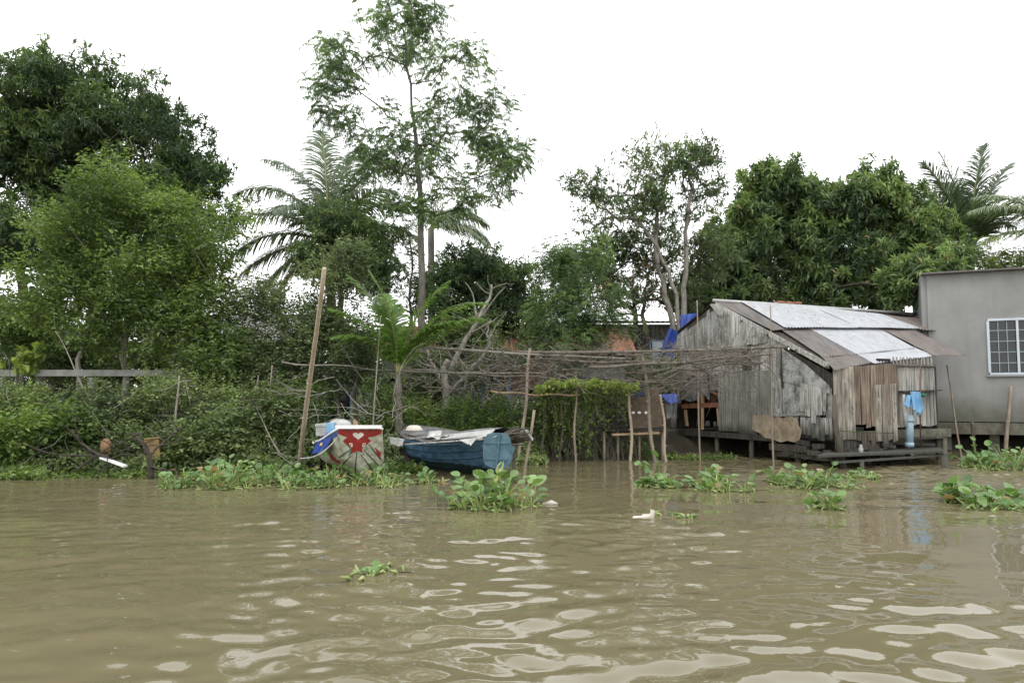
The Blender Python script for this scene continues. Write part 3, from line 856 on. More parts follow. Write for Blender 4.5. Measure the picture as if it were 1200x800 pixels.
# landing
mb = MB()
zl = .30
dk = [W(958, 536, zl), W(1106, 530, zl), W(1098, 521, zl), W(1040, 522, zl), W(985, 525, zl)]
mb.prism(dk, A(0, 0, .05)); 
mb.bar(W(975, 542, .2), W(1108, 533, .22), .05, .05)
mb.tube([W(1106, 534, .3), W(1106, 534, .3) - ZZ*.8], .06, 8)
mb.tube([W(1010, 540, .22), W(1010, 540, .22) - ZZ*.8], .05, 8)
mb.build('landing', M['plank_grey'], root)
# roof sheets: corrugated, lying on rafters
def corr(mb, c4, lift, lam=.125, amp=.019, n=RN, th=.0, sag=.0):
    """c4 points: top-left, top-right, bottom-right, bottom-left on the roof plane; ribs run top->bottom"""
    c4 = [np.asarray(q, float) for q in c4]
    wd = (np.linalg.norm(c4[1]-c4[0]) + np.linalg.norm(c4[2]-c4[3])) / 2
    k = max(1, round(wd / lam)); nu = k * 6
    def fn(u, v):
        p = (c4[0]*(1-u) + c4[1]*u)*(1-v) + (c4[3]*(1-u) + c4[2]*u)*v
        return p + n * (lift + amp * math.sin(2*math.pi*k*u) + sag * math.sin(math.pi*v) + .006*math.sin(9*u+v*4))
    mb.smooth = True; mb.grid(fn, nu, 6); mb.smooth = False
rp = lambda px, py: RP(px, py, RP0, RN)
sheets = [
 # upper tier
 ('roof_sheet', 'zinc_old',  [(837,356),(872,357),(930,388),(904,389)], .06, 'rusty sheet'),
 ('roof_sheet', 'zinc_new',  [(866,357),(952,363),(1010,388),(918,388)], .12, None),
 ('roof_sheet', 'zinc_new',  [(950,363),(1034,373),(1078,389),(1005,388)], .13, None),
 ('roof_sheet', 'zinc_brown',[(1028,372),(1078,377),(1134,396),(1074,389)], .11, 'brown sheet'),
 # lower tier
 ('roof_sheet', 'zinc_old',  [(905,381),(943,382),(1006,416),(964,419)], .025, 'rusty sheet'),
 ('roof_sheet', 'zinc_old',  [(957,413),(999,411),(1022,425),(978,434)], .012, 'rusty sheet'),
 ('roof_sheet', 'zinc_new',  [(938,381),(1024,382),(1072,409),(1003,416)], .035, None),
 ('roof_sheet', 'zinc_new',  [(996,411),(1066,405),(1096,417),(1024,426)], .01, None),
 ('roof_sheet', 'zinc_brown',[(1022,382),(1060,382),(1131,418),(1094,418)], .045, 'brown sheet'),
]
for nm, mt, c, lift, lab in sheets:
    mb = MB(); corr(mb, [rp(*q) for q in c], lift)
    o = mb.build(nm, M[mt], root)
    if lab: o['label'] = lab
mb = MB(); mb.prism([S(.25, .06, zE + (.25-aE)*sl - .05), S(.25, 4.2, zE + (.25-aE)*sl - .05), S(aR - .1, 6.4, zR - .05 - .1*sl), S(aR - .1, .06, zR - .05 - .1*sl)], ZZ*.015); mb.build('roof_sky_blocker', M['plank_dark'], root)  # added dark sheet that keeps sky from showing through under the roof
# back slope
RNb = unit(np.cross(VV, UU - ZZ * slb)); RNb = RNb if RNb[2] > 0 else -RNb
Lr = 8.8
mb = MB(); corr(mb, [S(aR, Lr, zR), S(aR, -.12, zR), S(aL + .35, -.12, zR - (aL+.35-aR)*slb), S(aL + .35, Lr, zR - (aL+.35-aR)*slb)], .05, n=RNb)
mb.build('roof_sheet', M['zinc_old'], root)
mb = MB()
mb.tube([S(aR, -.1, zR + .10), S(aR, 2.5, zR + .105), S(aR, Lr, zR + .09)], .05, 8); mb.build('ridge_cap', M['tin_pale'], root)
mb = MB()
for a, tm_ in ((.1, 2.0), (1.1, 4.6), (2.1, 5.6), (3.1, 6.8), (aR - .05, 8.5)):
    z = zE + (a - aE) * sl - .06; mb.bar(S(a, -.08, z), S(a, tm_, z), .06, .06)
for t in (1.6,): mb.bar(S(.0, t, zE - aE*sl - .10), S(aR, t, zR - .10), .05, .08)
mb.bar(S(aR, -.06, zR - .1), S(aL + .3, -.06, zR - .1 - (aL+.3-aR)*slb), .03, .09)
mb.build('rafters', M['plank_dark'], root)
mb = MB(); poly_on(mb, [(836,357),(840,356),(852,366),(851,371),(846,369)], .12, .02); 
mb.bar(S(aR - .02, -.05, zR - .02), S(.05, -.05, zR - .02 - (aR-.07)*sl), .025, .13)
mb.build('barge_board', M['plank_upper'], root)
mb = MB()
for (px, py) in ((912,359),(922,359.5),(932,360)):
    q = rp(px, py) + RN * .14; mb.box(q, (.26, .2, .06), (unit(VV + UU*rs.normal()*.15), UU, ZZ))
o = mb.build('roof_bricks', M['terracotta'], root)
# nail washers on the sheets
mb = MB()
for (xa, ya, xb, yb, n_) in ((880,366,1040,380,12),(955,395,1050,400,9),(930,378,1060,386,9)):
    for i in range(n_):
        q = rp(xa + (xb-xa)*i/(n_-1) + rs.normal()*2, ya + (yb-ya)*i/(n_-1) + rs.normal()) + RN*.14
        mb.box(q, (.03, .03, .006), (VV, unit(np.cross(RN, VV)), RN))
mb.build('nails', M['zinc_old'], root)

# blue tarp tucked under the left eave of the shack
t_ = thing('tarp', 'blue tarpaulin tied behind the left eave of the plank shack', 'tarp', P(790, 430, 26))
mb = MB(); b = lambda px, py, Y=25.5: P(px, py, Y)
cloth(mb, [b(797,369,26.3), b(816,367,26.3), b(812,380,25.6), b(796,394,26)], n=A(0,-1,0), amp=.04, k=12, sd=8)
cloth(mb, [b(784,384,24.2), b(794,388,24.2), b(788,419,24.2), b(771,418,24.2)], n=A(0,-1,0), amp=.05, k=9, sd=9)
mb.build('sheet', M['blue_tarp'], t_)

# things on the front
t_ = thing('cloth_bundle', 'light blue cloth hanging at the doorway of the plank shack', 'cloth', S(-.15, ft(1058), 1.3))
mb = MB(); mb.smooth = True
fq = lambda px, py, o=-.2: S(o, SF(px, py)[0], SF(px, py)[1])
cloth(mb, [fq(1057,458), fq(1066,459), fq(1071,478), fq(1066,488)], n=FN, off=.06, amp=.035, k=13, sd=71)
cloth(mb, [fq(1056,459), fq(1063,459), fq(1066,484), fq(1058,480)], n=FN, off=.10, amp=.035, k=10, sd=72)
cloth(mb, [fq(1053,463), fq(1060,462), fq(1059,478), fq(1052,475)], n=FN, off=.03, amp=.03, k=10, sd=73)
mb.build('folds', M['blue_cloth'], t_)
mb = MB(); mb.smooth = True; mb.tube([fq(1055,462,-.1), fq(1056,480,-.1), fq(1058,500,-.1)], [.03,.06,.05], 8); mb.build('pale_fold', M['white_cloth'], t_)
t_ = thing('pipe_post', 'pale blue plastic pipe standing under the blue cloth', 'pipe', fq(1061,522,-.12))
mb = MB(); mb.tube([fq(1061,523,-.12), fq(1061,486,-.12)], .095, 16); mb.build('pipe', M['pipe_blue'], t_)
mb = MB(); mb.tube([fq(1061,494,-.12), fq(1061,491,-.12)], .108, 16); mb.tube([fq(1061,523,-.12), fq(1061,518,-.12)], .11, 16); mb.build('collar', M['pipe_blue'], t_)
mb = MB(); mb.tube([fq(1073,522,-.15), fq(1072,470,-.15), fq(1074,428,-.12)], .018, 7)
tag(mb.build('rusty_pole', M['rust_red'], loc=fq(1073,522,-.15)), 'thin rusty brown pole before the pale side boards of the shack', 'pole')
t_ = thing('wall_shelf', 'narrow dark shelf on the pale side boards, with a green dish', 'shelf', fq(1085,459,.2))
mb = MB(); mb.bar(fq(1062,458.5,.2), fq(1108,457,.2), .25, .03, up=(0,0,1)); mb.bar(fq(1075,458,.15), fq(1078,464,.3), .03, .03); mb.build('board', M['plank_dark'], t_)
mb = MB(); mb.tube([fq(1082,461,.05), fq(1082,465,.05)], [.12,.08], 10); mb.build('dish', M['green_plastic'], t_)
# leaning corner post + rope + small white bottle
mb = MB(); mb.tube([W(992, 547, 0) - ZZ*.5, S(-.12, -.05, .9), S(-.08, -.06, 1.75)], [.085,.07,.05], 8)
tag(mb.build('corner_post', M['stake_dark'], loc=W(992,547)), 'thick leaning mooring post at the near corner of the shack', 'post')
mb = MB(); mb.tube([fq(978,504,-.1), fq(1010,506,-.1), fq(1044,507,-.1)], .008, 4)
tag(mb.build('rope', M['leaf_grass'], loc=fq(978,504,-.1)), 'thin green line strung across the foot of the front planks', 'rope')
mb = MB(); mb.tube([fq(999,530,-.25), fq(999,525,-.25), fq(999,522,-.25), fq(999,520,-.25)], [.055,.055,.03,.03], 10)
tag(mb.build('bottle', M['white_cloth'], loc=fq(999,530,-.25)), 'small dirty white bottle at the foot of the front planks', 'bottle')

# ------------------------------------------------------------------ cement house
root = thing('cement_house', 'grey unpainted cement house on low piers with a white barred window', 'house', P(1150, 500, 23))
HL = P(1091, 465, 24.6); HD = unit(A(math.cos(R(-24)), math.sin(R(-24)), 0)); HN = unit(A(HD[1], -HD[0], 0)); 
if HN[1] > 0: HN = -HN
def H(t, z, o=0.0): return A(HL[0], HL[1], 0) + HD * t + ZZ * z + HN * o
def HP(px, py):
    q = RP(px, py, A(HL[0], HL[1], 0), HN) - A(HL[0], HL[1], 0); return np.dot(q, HD), q[2]
zt = HP(1130, 320)[1]; zbm = HP(1150, 494)[1]; zbb = HP(1150, 505)[1]
w0, wz1 = HP(1157, 375); w1_, wz0 = HP(1160, 438); wr = w0 + 1.55
LH = 7.0
mb = MB()
def wallbox(t0, t1, z0, z1_): mb.box(H((t0+t1)/2, (z0+z1_)/2, -.08), (t1-t0, .16, z1_-z0), (HD, -HN, ZZ))
wallbox(0, w0, zbm, zt); wallbox(wr, LH, zbm, zt); wallbox(w0, wr, zbm, wz0); wallbox(w0, wr, wz1, zt)
mb.build('front_wall', M['plaster'], root)
mb = MB(); mb.box(H(-.08, (zbm+zt)/2, -2.2), (.16, 4.24, zt-zbm), (HD, -HN, ZZ)); mb.box(H(LH/2, (zbm+zt)/2, -4.3), (LH, .14, zt-zbm), (HD, -HN, ZZ))
mb.box(H(LH+.08, (zbm+zt)/2, -2.2), (.16, 4.24, zt-zbm), (HD, -HN, ZZ)); mb.build('side_walls', M['plaster'], root)
mb = MB(); mb.box(H(LH/2, zt + .03, -2.1), (LH + .3, 4.7, .05), (HD, -HN, ZZ)); mb.build('roof', M['zinc_old'], root)
mb = MB(); mb.box(H(LH/2, (zbm+zbb)/2 - .06, -2.05), (LH + .2, 4.6, (zbm-zbb) + .06), (HD, -HN, ZZ)); mb.build('floor_slab', M['ledge'], root)
for t in (.4, 1.7, 3.3, 5.0, 6.6):
    for o_ in (-.2, -3.5): mb = MB(); mb.box(H(t, zbb/2 - .36, o_), (.26, .26, zbb + .6), (HD, -HN, ZZ)); mb.build('pier', M['ledge'], root)
win = MB()
def hbar(mb, t0, z0, t1, z1_, w_, o, th): 
    a, b = H(t0, z0, o), H(t1, z1_, o); mb.box((a+b)/2, (abs(t1-t0)+w_, th, abs(z1_-z0)+w_), (HD, -HN, ZZ))
cw = .07
for (a_, b_, c_, d_) in ((w0, wz0, wr, wz0), (w0, wz1, wr, wz1)): hbar(win, a_ + cw/2, b_, c_ - cw/2, d_, cw, .012, .10)
for t in (w0, wr): hbar(win, t, wz0 + cw, t, wz1 - cw, cw, .0125, .10)
wm_ = (w0 + wr)/2; hbar(win, wm_, wz0 + cw, wm_, wz1 - cw, cw*.9, .0125, .09)
wo = win.build('window', M['white_frame'], root)
bb = MB()
for (s0, s1) in ((w0 + cw/2, wm_ - cw/2), (wm_ + cw/2, wr - cw/2)):
    for i in (1, 2): hbar(bb, s0 + (s1-s0)*i/3, wz0 + cw, s0 + (s1-s0)*i/3, wz1 - cw, .022, .0, .02)
    for i in range(1, 5): hbar(bb, s0 + .02, wz0 + (wz1-wz0)*i/5, s1 - .02, wz0 + (wz1-wz0)*i/5, .022, .004, .022)
bb.build('bars', M['bar_paint'], wo)
gg = MB(); gg.box(H((w0+wr)/2, (wz0+wz1)/2, -.06), (wr-w0, .01, wz1-wz0), (HD, -HN, ZZ)); gg.build('pane', M['glass'], wo)
mb = MB(); mb.box(H((w0+wr)/2, wz0 - .065, .02), (wr-w0+.18, .10, .05), (HD, -HN, ZZ)); mb.build('sill', M['plaster'], root)

# ------------------------------------------------------------------ stakes standing in the water
def stake(name, label, p0, p1, r0, r1, mat, cat='stake', nodes=0, sink=.5, bend=.02, group='stakes and poles standing in the river'):
    p0 = np.asarray(p0, float); p1 = np.asarray(p1, float)
    d = unit(p1 - p0); q0 = p0 - d * sink; mb = MB(); K = 12
    side = unit(np.cross(d, (0, 1, 0)))
    pts = []; rad = []
    for i in range(K + 1):
        s = i / K; pts.append(q0 + (p1 - q0) * s + side * bend * math.sin(s * math.pi * 1.6)); rad.append(r0 + (r1 - r0) * s)
    mb.tube(pts, rad, 9)
    if nodes:
        for i in range(1, nodes):
            s = i / nodes + .013*math.sin(i*7); c = q0 + (p1 - q0) * s + side * bend * math.sin(s * math.pi * 1.6); rr = (r0 + (r1-r0)*s)
            mb.tube([c - d*.012, c, c + d*.012], [rr*1.01, rr*1.13, rr*1.01], 9)
    return tag(mb.build(name, mat, loc=p0), label, cat, group)
stake('bamboo_pole', 'thick tall tan bamboo pole leaning right beside the red-bowed boat', W(351, 552), P(379, 314, 13.7), .058, .040, M['bamboo'], 'pole', 11)
stake('bamboo_stake', 'thin bamboo stake leaning against the grey cement house, behind the landing', W(1127, 534), P(1109, 428, W(1127,534)[1] + .4), .03, .022, M['bamboo_grey'], nodes=6)
stake('wooden_stake', 'weathered stake standing upright before the barred window wall', W(1179, 531), P(1184, 452, W(1179,531)[1] + .1), .06, .055, M['bamboo_grey'])
stake('short_stake', 'short dark stake before the piers of the cement house', W(1143, 533), P(1138, 494, W(1143,533)[1]), .05, .045, M['stake_dark'])
stake('thin_pole', 'tall thin pole before the gable, left of the red framed opening', W(821, 540), P(816, 352, W(821,540)[1] + .3), .028, .015, M['bamboo_grey'], 'pole', 8)
stake('thin_pole', 'tall thin pole before the gable, rising over the roof edge beside the fibre sheet', W(907, 545), P(902, 358, W(907,545)[1] + .2), .025, .014, M['bamboo_grey'], 'pole', 8)
stake('wooden_stake', 'brown mooring stake in the water just right of the blue boat', W(614, 566), P(625, 480, 15.4), .035, .028, M['bamboo_grey'])

# ------------------------------------------------------------------ trellis over the bank
root = thing('trellis', 'long rickety trellis of grey poles and dry twigs over the bank', 'trellis', P(700, 530, 21))
rt = np.random.default_rng(5)
def pole(px0, py0, Y0, px1, py1, Y1, r0, mat, sag=.05, name='cross_pole'):
    a, b = P(px0, py0, Y0), P(px1, py1, Y1); K = 12
    off = rt.normal(size=3) * .03
    pts = [a + (b-a)*i/K - ZZ*sag*math.sin(math.pi*i/K) + off*math.sin(i*1.3) for i in range(K+1)]
    mb = MB(); mb.tube(pts, [r0*(1-.35*i/K) for i in range(K+1)], 7); return mb.build(name, mat, root)
pole(472, 404, 19.5, 740, 420, 20.5, .040, M['twig_pale'])
pole(600, 413, 20.2, 925, 406, 19.0, .045, M['twig'])
pole(620, 421, 20.2, 880, 424, 20.0, .038, M['twig'])
pole(560, 438, 20.2, 770, 446, 20.2, .034, M['twig'])
pole(390, 431, 19.5, 640, 437, 20.0, .028, M['twig_pale'])
pole(330, 424, 19.2, 560, 436, 19.5, .022, M['twig_pale'])
pole(575, 458, 20.2, 680, 462, 20.2, .030, M['tan_wood'])
pole(690, 430, 19.6, 905, 414, 18.8, .040, M['twig'])
pole(740, 436, 20.0, 900, 422, 19.2, .035, M['twig'])
def post(px0, Y0, px1, py1, r0, mat, Y1=None, yb=None):
    a = P(px0, 465, Y0); a[2] = -.4; b = P(px1, py1, Y1 or Y0)
    mb = MB(); K = 10; pts = [a + (b-a)*i/K + A(.03*math.sin(i*.9+px0), 0, 0) for i in range(K+1)]
    mb.tube(pts, [r0*(1-.25*i/K) for i in range(K+1)], 8)
    for i in range(1, 8):
        c = a + (b-a)*i/8; d = unit(b-a); mb.tube([c-d*.012, c, c+d*.012], [r0*.95, r0*1.1, r0*.95], 8)
    mb.build('post', mat, root)
post(606, 19.8, 622, 408, .048, M['bamboo_grey'])
post(673, 20.3, 675, 436, .034, M['bamboo_grey'])
post(656, 20.5, 659, 462, .026, M['stake_dark'])
post(739, 20.4, 738, 448, .046, M['bamboo'])
post(768, 20.2, 753, 415, .050, M['bamboo_grey'], 19.8)
post(781, 20.4, 775, 462, .04, M['bamboo'])
post(632, 20.6, 640, 440, .024, M['stake_dark'])
mb = MB()
def twig(mb, a, d, L, r0, curl=.5, n=7):
    p = np.asarray(a, float); d = unit(d); pts = [p]
    for i in range(n):
        d = unit(d + rt.normal(size=3) * curl * .25); p = p + d * L / n; pts.append(p)
    mb.tube(pts, [r0*(1-.8*i/n) for i in range(n+1)], 4, cap=False)
    return pts
for i in range(330):
    px = 590 + 322 * rt.random() ** .75; c = np.interp(px, [590, 640, 760, 830, 912], [432, 431, 433, 433, 412]); h_ = np.interp(px, [590, 700, 800, 912], [20, 19, 26, 9])
    Y = rt.uniform(19.2, 21.6) if px < 800 else rt.uniform(18.6, 19.8)
    a = P(px, c + rt.uniform(-1, 1) * h_, Y)
    pts = twig(mb, a - A(.5, 0, 0), A(rt.choice([-1, 1]) , rt.normal()*.35, rt.normal()*.38), rt.uniform(.4, 1.8), rt.uniform(.005, .015), .9)
    if rt.random() < .5:
        q = pts[3]; twig(mb, q, A(rt.normal(), rt.normal()*.4, rt.normal()*.6), rt.uniform(.3, .9), .008, n=4)
for i in range(230):      # ends sticking up or hanging down
    px = rt.uniform(520, 890); a = P(px, rt.uniform(408, 462), rt.uniform(19.3, 21))
    twig(mb, a, A(rt.normal()*.8, rt.normal()*.3, rt.choice([-1, .8])*rt.random()), rt.uniform(.3, 1.1), .008, 1.0, 5)
mb.build('twig_mat', M['twig'], root)

# ------------------------------------------------------------------ coop on stilts
root = thing('coop', 'small brown mesh coop on thin stilts under the trellis, left of the shack', 'coop', P(745, 530, 21))
cy = 20.9
mb = MB(); 
mb.prism([P(738,466,cy), P(775,463,cy-.1), P(776,500,cy-.1), P(738,502,cy)], A(0,.03,0))
mb.prism([P(755,458,cy+.3), P(771,450,cy+.3), P(779,500,cy), P(762,500,cy+.2)], A(0,.03,0))
mb.build('brown_panel', M['mesh_brown'], root)
mb = MB()
for i in range(7): mb.box(P(720, 482 + 5.0*i - 8, cy + .25), (1.0, .05, .085), mi=0)
mb.box(P(745, 503, cy + .5), (1.9, 1.2, .05)); mb.build('dark_boards', M['plank_dark'], root)
mb = MB(); mb.bar(P(717,509,cy-.25), P(772,507,cy-.25), .25, .05); mb.build('ledge', M['tan_wood'], root)
for px in (708, 724, 749, 776):
    mb = MB(); a = P(px, 505, cy); b = a.copy(); b[2] = -.4; mb.tube([b, a], .035, 7); mb.build('leg', M['bamboo_grey'], root)
mb = MB()
for px in (742, 749, 757): 
    c = P(px, 485, cy - .2); mb.tube([c, c + A(0,0,.04), c + A(0,0,.07)], [.04,.055,.02], 8)
mb.build('white_cups', M['white_paint'], root)
t_ = thing('tarp', 'blue tarpaulin draped low beside the coop and the shack', 'tarp', P(788,470,21.2))
mb = MB(); cloth(mb, [P(773,462,21.6), P(792,461,21.4), P(794,472,21.0), P(780,471,21.0)], n=A(0,-1,0), amp=.04, k=7, sd=12)
mb.build('sheet', M['blue_tarp'], t_)
mb = MB(); cloth(mb, [P(778,471,21.3), P(793,472,21.3), P(792,490,21.2), P(781,490,21.2)], n=A(0,-1,0), amp=.04, k=8, sd=13); mb.build('grey_cloth', M['tarp_grey'], t_)
mb = MB(); c = P(753, 469, 21.3); ring = [c + A(.33*math.cos(q), 0, .25*math.sin(q)*(1 if math.sin(q)>0 else .9)) for q in np.linspace(.3, 6.0, 10)]
mb.prism(ring, A(0,.06,0)); tag(mb.build('tub', M['navy'], loc=c), 'dark navy plastic tub propped up behind the coop', 'tub')
# ------------------------------------------------------------------ boat with the painted bow
BW = W(422, 566); BW[2] = 0
by = BW[1]
root = thing('wooden_boat', 'wooden boat with a red and cream painted bow, white heart and eyes', 'boat', BW)
def pt(px, py, Y): return P(px, py, Y)
# bow panel: u 0..1 across, v 0 top .. 1 keel; bulging fan of planks
TL, TR = P(395, 503, by), P(447, 503, by)
topz = TL[2]; xl, xr = TL[0], TR[0]; kx = P(424, 556, by)[0]
def bow(u, v):
    # outline narrows to the keel: left flares outward first (as seen), right nearly straight
    L_ = np.interp(v, [0, .3, .55, .8, 1], [xl, xl - .05, xl - .06, kx - .32, kx - .10])
    R_ = np.interp(v, [0, .3, .55, .8, 1], [xr, xr + .0, xr - .02, kx + .27, kx + .10])
    x = L_ + (R_ - L_) * u
    z = topz + (-.06 - topz) * v
    fan = .012 * abs(math.sin((u - .5) * 9 * (1.3 - .3 * v))) * min(1, v * 1.6)
    y = by + .75 * v ** 1.4 * .6 + (abs(u - .5) * 2) ** 2 * (.10 + .35 * v) - fan
    return A(x, y, z)
def inpoly(p, poly):
    x, y = p; c = False; n = len(poly)
    for i in range(n):
        x1, y1 = poly[i]; x2, y2 = poly[(i+1) % n]
        if (y1 > y) != (y2 > y) and x < (x2-x1)*(y-y1)/(y2-y1)+x1: c = not c
    return c
# marks drawn in panel space; zoom coordinates of the photo: x 300..780, y 190..640
def z2(px, py): return (px, py)
def uv_of(u, v):
    q = bow(u, v); 
    return q
star = [(316,188),(778,188),(774,250),(705,276),(630,290),(668,324),(600,380),(572,402),(578,450),(515,430),(452,460),(458,400),(424,374),(368,322),(418,288),(345,262),(322,250)]
star_edge = [(380,320),(366,318),(440,402),(432,482),(515,446),(590,470),(588,404),(660,326),(650,322),(600,390),(575,470),(515,430),(452,475),(458,408)]
hearts = []
for k in range(28):
    t = 2*math.pi*k/28; hearts.append((532 + 3.6*16*math.sin(t)**3, 268 - 2.6*(13*math.cos(t)-5*math.cos(2*t)-2*math.cos(3*t)-math.cos(4*t))))
eyeL = [(433,345),(472,350),(470,388),(452,380)]; eyeR = [(572,385),(580,350),(612,345),(600,380)]
pupL = [(445,354),(461,357),(459,375),(449,370)]; pupR = [(582,374),(588,355),(602,352),(596,372)]
sideL = [(322,378),(180,470),(60,540),(90,510),(200,440)]; sideR = [(700,385),(772,450),(765,505),(725,450)]
ribs = [((470,402),(330,500)), ((455,480),(350,585)), ((515,440),(500,640)), ((560,470),(690,640)), ((590,420),(740,580)), ((640,360),(770,520))]
def bowmat(u, v):
    q = bow(u, v)
    d = q - CAM; py = (400 - F * ((d[2]*cp - d[1]*sp) / (d[1]*cp + d[2]*sp))); px = 600 + F * d[0] / (d[1]*cp + d[2]*sp)
    x = (px - 360) * 8.89; y = (py - 480) * 8.89
    if inpoly((x, y), hearts): return 1
    if inpoly((x, y), pupL) or inpoly((x, y), pupR): return 2
    if inpoly((x, y), eyeL) or inpoly((x, y), eyeR): return 1
    if inpoly((x, y), star): return 2
    if inpoly((x, y), star_edge): return 3
    if inpoly((x, y), sideR) or inpoly((x, y), sideL): return 2
    for (a, b) in ribs:
        ax, ay = a; bx, by_ = b; tt = ((x-ax)*(bx-ax)+(y-ay)*(by_-ay))/((bx-ax)**2+(by_-ay)**2)
        if 0 < tt < 1 and math.hypot(x-ax-tt*(bx-ax), y-ay-tt*(by_-ay)) < 5 + 5*tt: return 4
    return 0
M['navy_paint'] = m_plain('navy_paint', (.03,.06,.16), (.07,.13,.30), (5,5,5), .5)
M['cream'] = m_plain('cream_paint', (.18,.18,.125), (.52,.52,.42), (4,4,6), .55, ns=1.6, bump=.15)
M['heart_white'] = m_plain('heart_white', (.55,.54,.46), (.72,.70,.62), (9,9,9), .5, bump=.05)
M['bow_red'] = m_plain('bow_red', (.20,.020,.018), (.34,.035,.028), (7,7,7), .45, bump=.1)
M['bow_green'] = m_plain('bow_green', (.06,.16,.13), (.10,.24,.19), (7,7,7), .5, bump=.05)
M['seam_dark'] = m_plain('seam_dark', (.04,.035,.025), (.08,.07,.05), (7,7,7), .8, bump=.05)
mb = MB(); mb.smooth = True
mb.grid(bow, 150, 130, matfn=bowmat)
mb.build('bow', [M['cream'], M['heart_white'], M['bow_red'], M['bow_green'], M['seam_dark']], root)
mb = MB(); mb.bar(P(393.5, 500, by - .05), P(447.5, 500, by - .05), .12, .065)
mb.build('bow_cap', M['white_paint'], root)
# hull running back to the left behind the bow
BL = 5.2; hd = unit(A(-.27, .96, 0))
def hull(side):
    def fn(s, v):
        e = bow(0 if side < 0 else 1, v)
        w0_ = (xr - xl) / 2
        wd = np.interp(s, [0, .25, .6, 1], [0, .38, .42, .1]) * (1 if side < 0 else -.35); sh = np.interp(s, [0, .08, .2, .5, 1], [0, -.10, -.28, -.45, -.30])
        sd_ = A(hd[1], -hd[0], 0) * side
        return e + hd * BL * s + sd_ * wd * (1 - v * .55) + ZZ * sh * (1 - v)
    return fn
def hullmat(s, v):
    return 1 if v < .12 else (2 if .35 < v + s*2.2 - .3 < .5 and s < .12 else 0)
for sd_, nm in ((-1, 'hull_side'), (1, 'hull_side')):
    mb = MB(); mb.smooth = True; mb.grid(hull(sd_), 40, 16, matfn=hullmat)
    o = mb.build(nm, [M['cream'], M['navy_paint'] if 'navy_paint' in M else M['white_paint'], M['bow_red']], root)
mb = MB(); fl, fr_ = hull(-1), hull(1)
mb.grid(lambda u, s: fl(s, .45) * (1-u) + fr_(s, .45) * u, 6, 30); mb.build('deck', M['plank_dark'], root)
mb = MB(); 
mb.grid(lambda u, v: fl(1, v) * (1-u) + fr_(1, v) * u, 4, 6); mb.build('stern', M['plank_dark'], root)
mb = MB(); mb.tube([fl(s, 0) + ZZ*.01 for s in np.linspace(0.0, 1, 20)], .022, 6); mb.tube([fr_(s, 0) + ZZ*.01 for s in np.linspace(0, 1, 20)], .022, 6)
mb.build('gunwale', M['white_paint'], root)
# load lying in the boat
c = P(381, 504, by + 1.3)
t_ = thing('foam_box', 'white foam box with blue tape lying behind the painted bow', 'box', c)
mb = MB(); ax = [unit(A(1,.2,.05)), unit(A(-.2,1,0)), unit(A(-.05,0,1))]
mb.box(c, (.36,.5,.20), ax); mb.box(c + A(.0,0,.12), (.40,.54,.05), ax); mb.build('box', M['white_cloth'], t_)
mb = MB(); mb.box(c + A(.13,-.03,.06), (.16,.50,.2), ax); mb.build('tape', M['blue_cloth'], t_)
c = P(398, 498, by + 1.7); t_ = thing('sack', 'pale bulging sack beside the white foam box', 'sack', c)
mb = MB(); mb.smooth = True
mb.grid(lambda u, v: c + A(.26*math.cos(6.283*u)*math.sin(math.pi*v), .2*math.sin(6.283*u)*math.sin(math.pi*v), .13*math.cos(math.pi*v)+.015*math.sin(9*u*6.28)), 24, 12)
mb.build('body', M['white_cloth'], t_)
mb = MB(); q = P(413,500,by+1.2); mb.prism([q, q+A(.14,0,-.03), q+A(.10,.02,.10), q+A(.02,.02,.16)], A(0,.03,0))
tag(mb.build('plank_end', M['tan_wood'], loc=q), 'small plank end sticking up behind the white bow cap', 'plank')
t_ = thing('tarp', 'crumpled blue sheet and yellow rag hanging over the left side of the red-bowed boat', 'tarp', P(375,515,by+.8))
mb = MB(); cloth(mb, [P(378,510,by+1.2), P(396,502,by+.5), P(382,526,by+.35), P(364,533,by+.9)], n=A(0,-1,0), amp=.03, k=8, sd=22, off=.02); mb.build('sheet', M['blue_tarp'], t_)
M['yellow'] = m_plain('yellow_rag', (.45,.28,.03), (.62,.42,.06), (5,5,5), .8)
mb = MB(); cloth(mb, [P(376,519,by+.9), P(384,517,by+.8), P(383,521,by+.75), P(375,523,by+.8)], n=A(0,-1,0), amp=.015, k=6, sd=23, off=.06); mb.build('rag', M['yellow'], t_)
mb = MB(); a, b = P(352, 537, 13.75), bow(0, .15); K = 10
mb.tube([a + (b-a)*i/K - ZZ*.12*math.sin(math.pi*i/K) for i in range(K+1)], .011, 5)
tag(mb.build('mooring_rope', M['white_cloth'], loc=a), 'pale mooring rope from the bamboo pole to the red-bowed boat', 'rope')

# ------------------------------------------------------------------ blue boat
sA = W(566, 556); sB = W(478, 545)          # near end, far end on the water
ax_ = unit(sB - sA); sdv = A(-ax_[1], ax_[0], 0)
if sdv[1] > 0: sdv = -sdv                    # towards the camera
mid = (sA + sB) / 2 - sdv * .0
root = thing('wooden_boat', 'blue wooden boat under grey tarpaulins, moored beside the red-bowed boat', 'boat', mid)
Lb = np.linalg.norm(sB - sA) + 1.0
org = sA - ax_ * .35 - sdv * .25
M['hull_blue'] = m_plain('hull_blue', (.030,.075,.13), (.090,.195,.30), (3,3,6), .6, ns=1.7, bump=.25, rnd=.05)
M['hull_teal'] = m_plain('hull_teal', (.035,.075,.10), (.085,.165,.205), (4,4,4), .6, ns=1.6, bump=.2)
M['hull_bottom'] = m_plain('hull_bottom', (.006,.012,.012), (.015,.045,.04), (4,4,4), .6, ns=1.6)
M['hull_light'] = m_plain('hull_light', (.10,.22,.34), (.17,.32,.45), (4,4,4), .6)
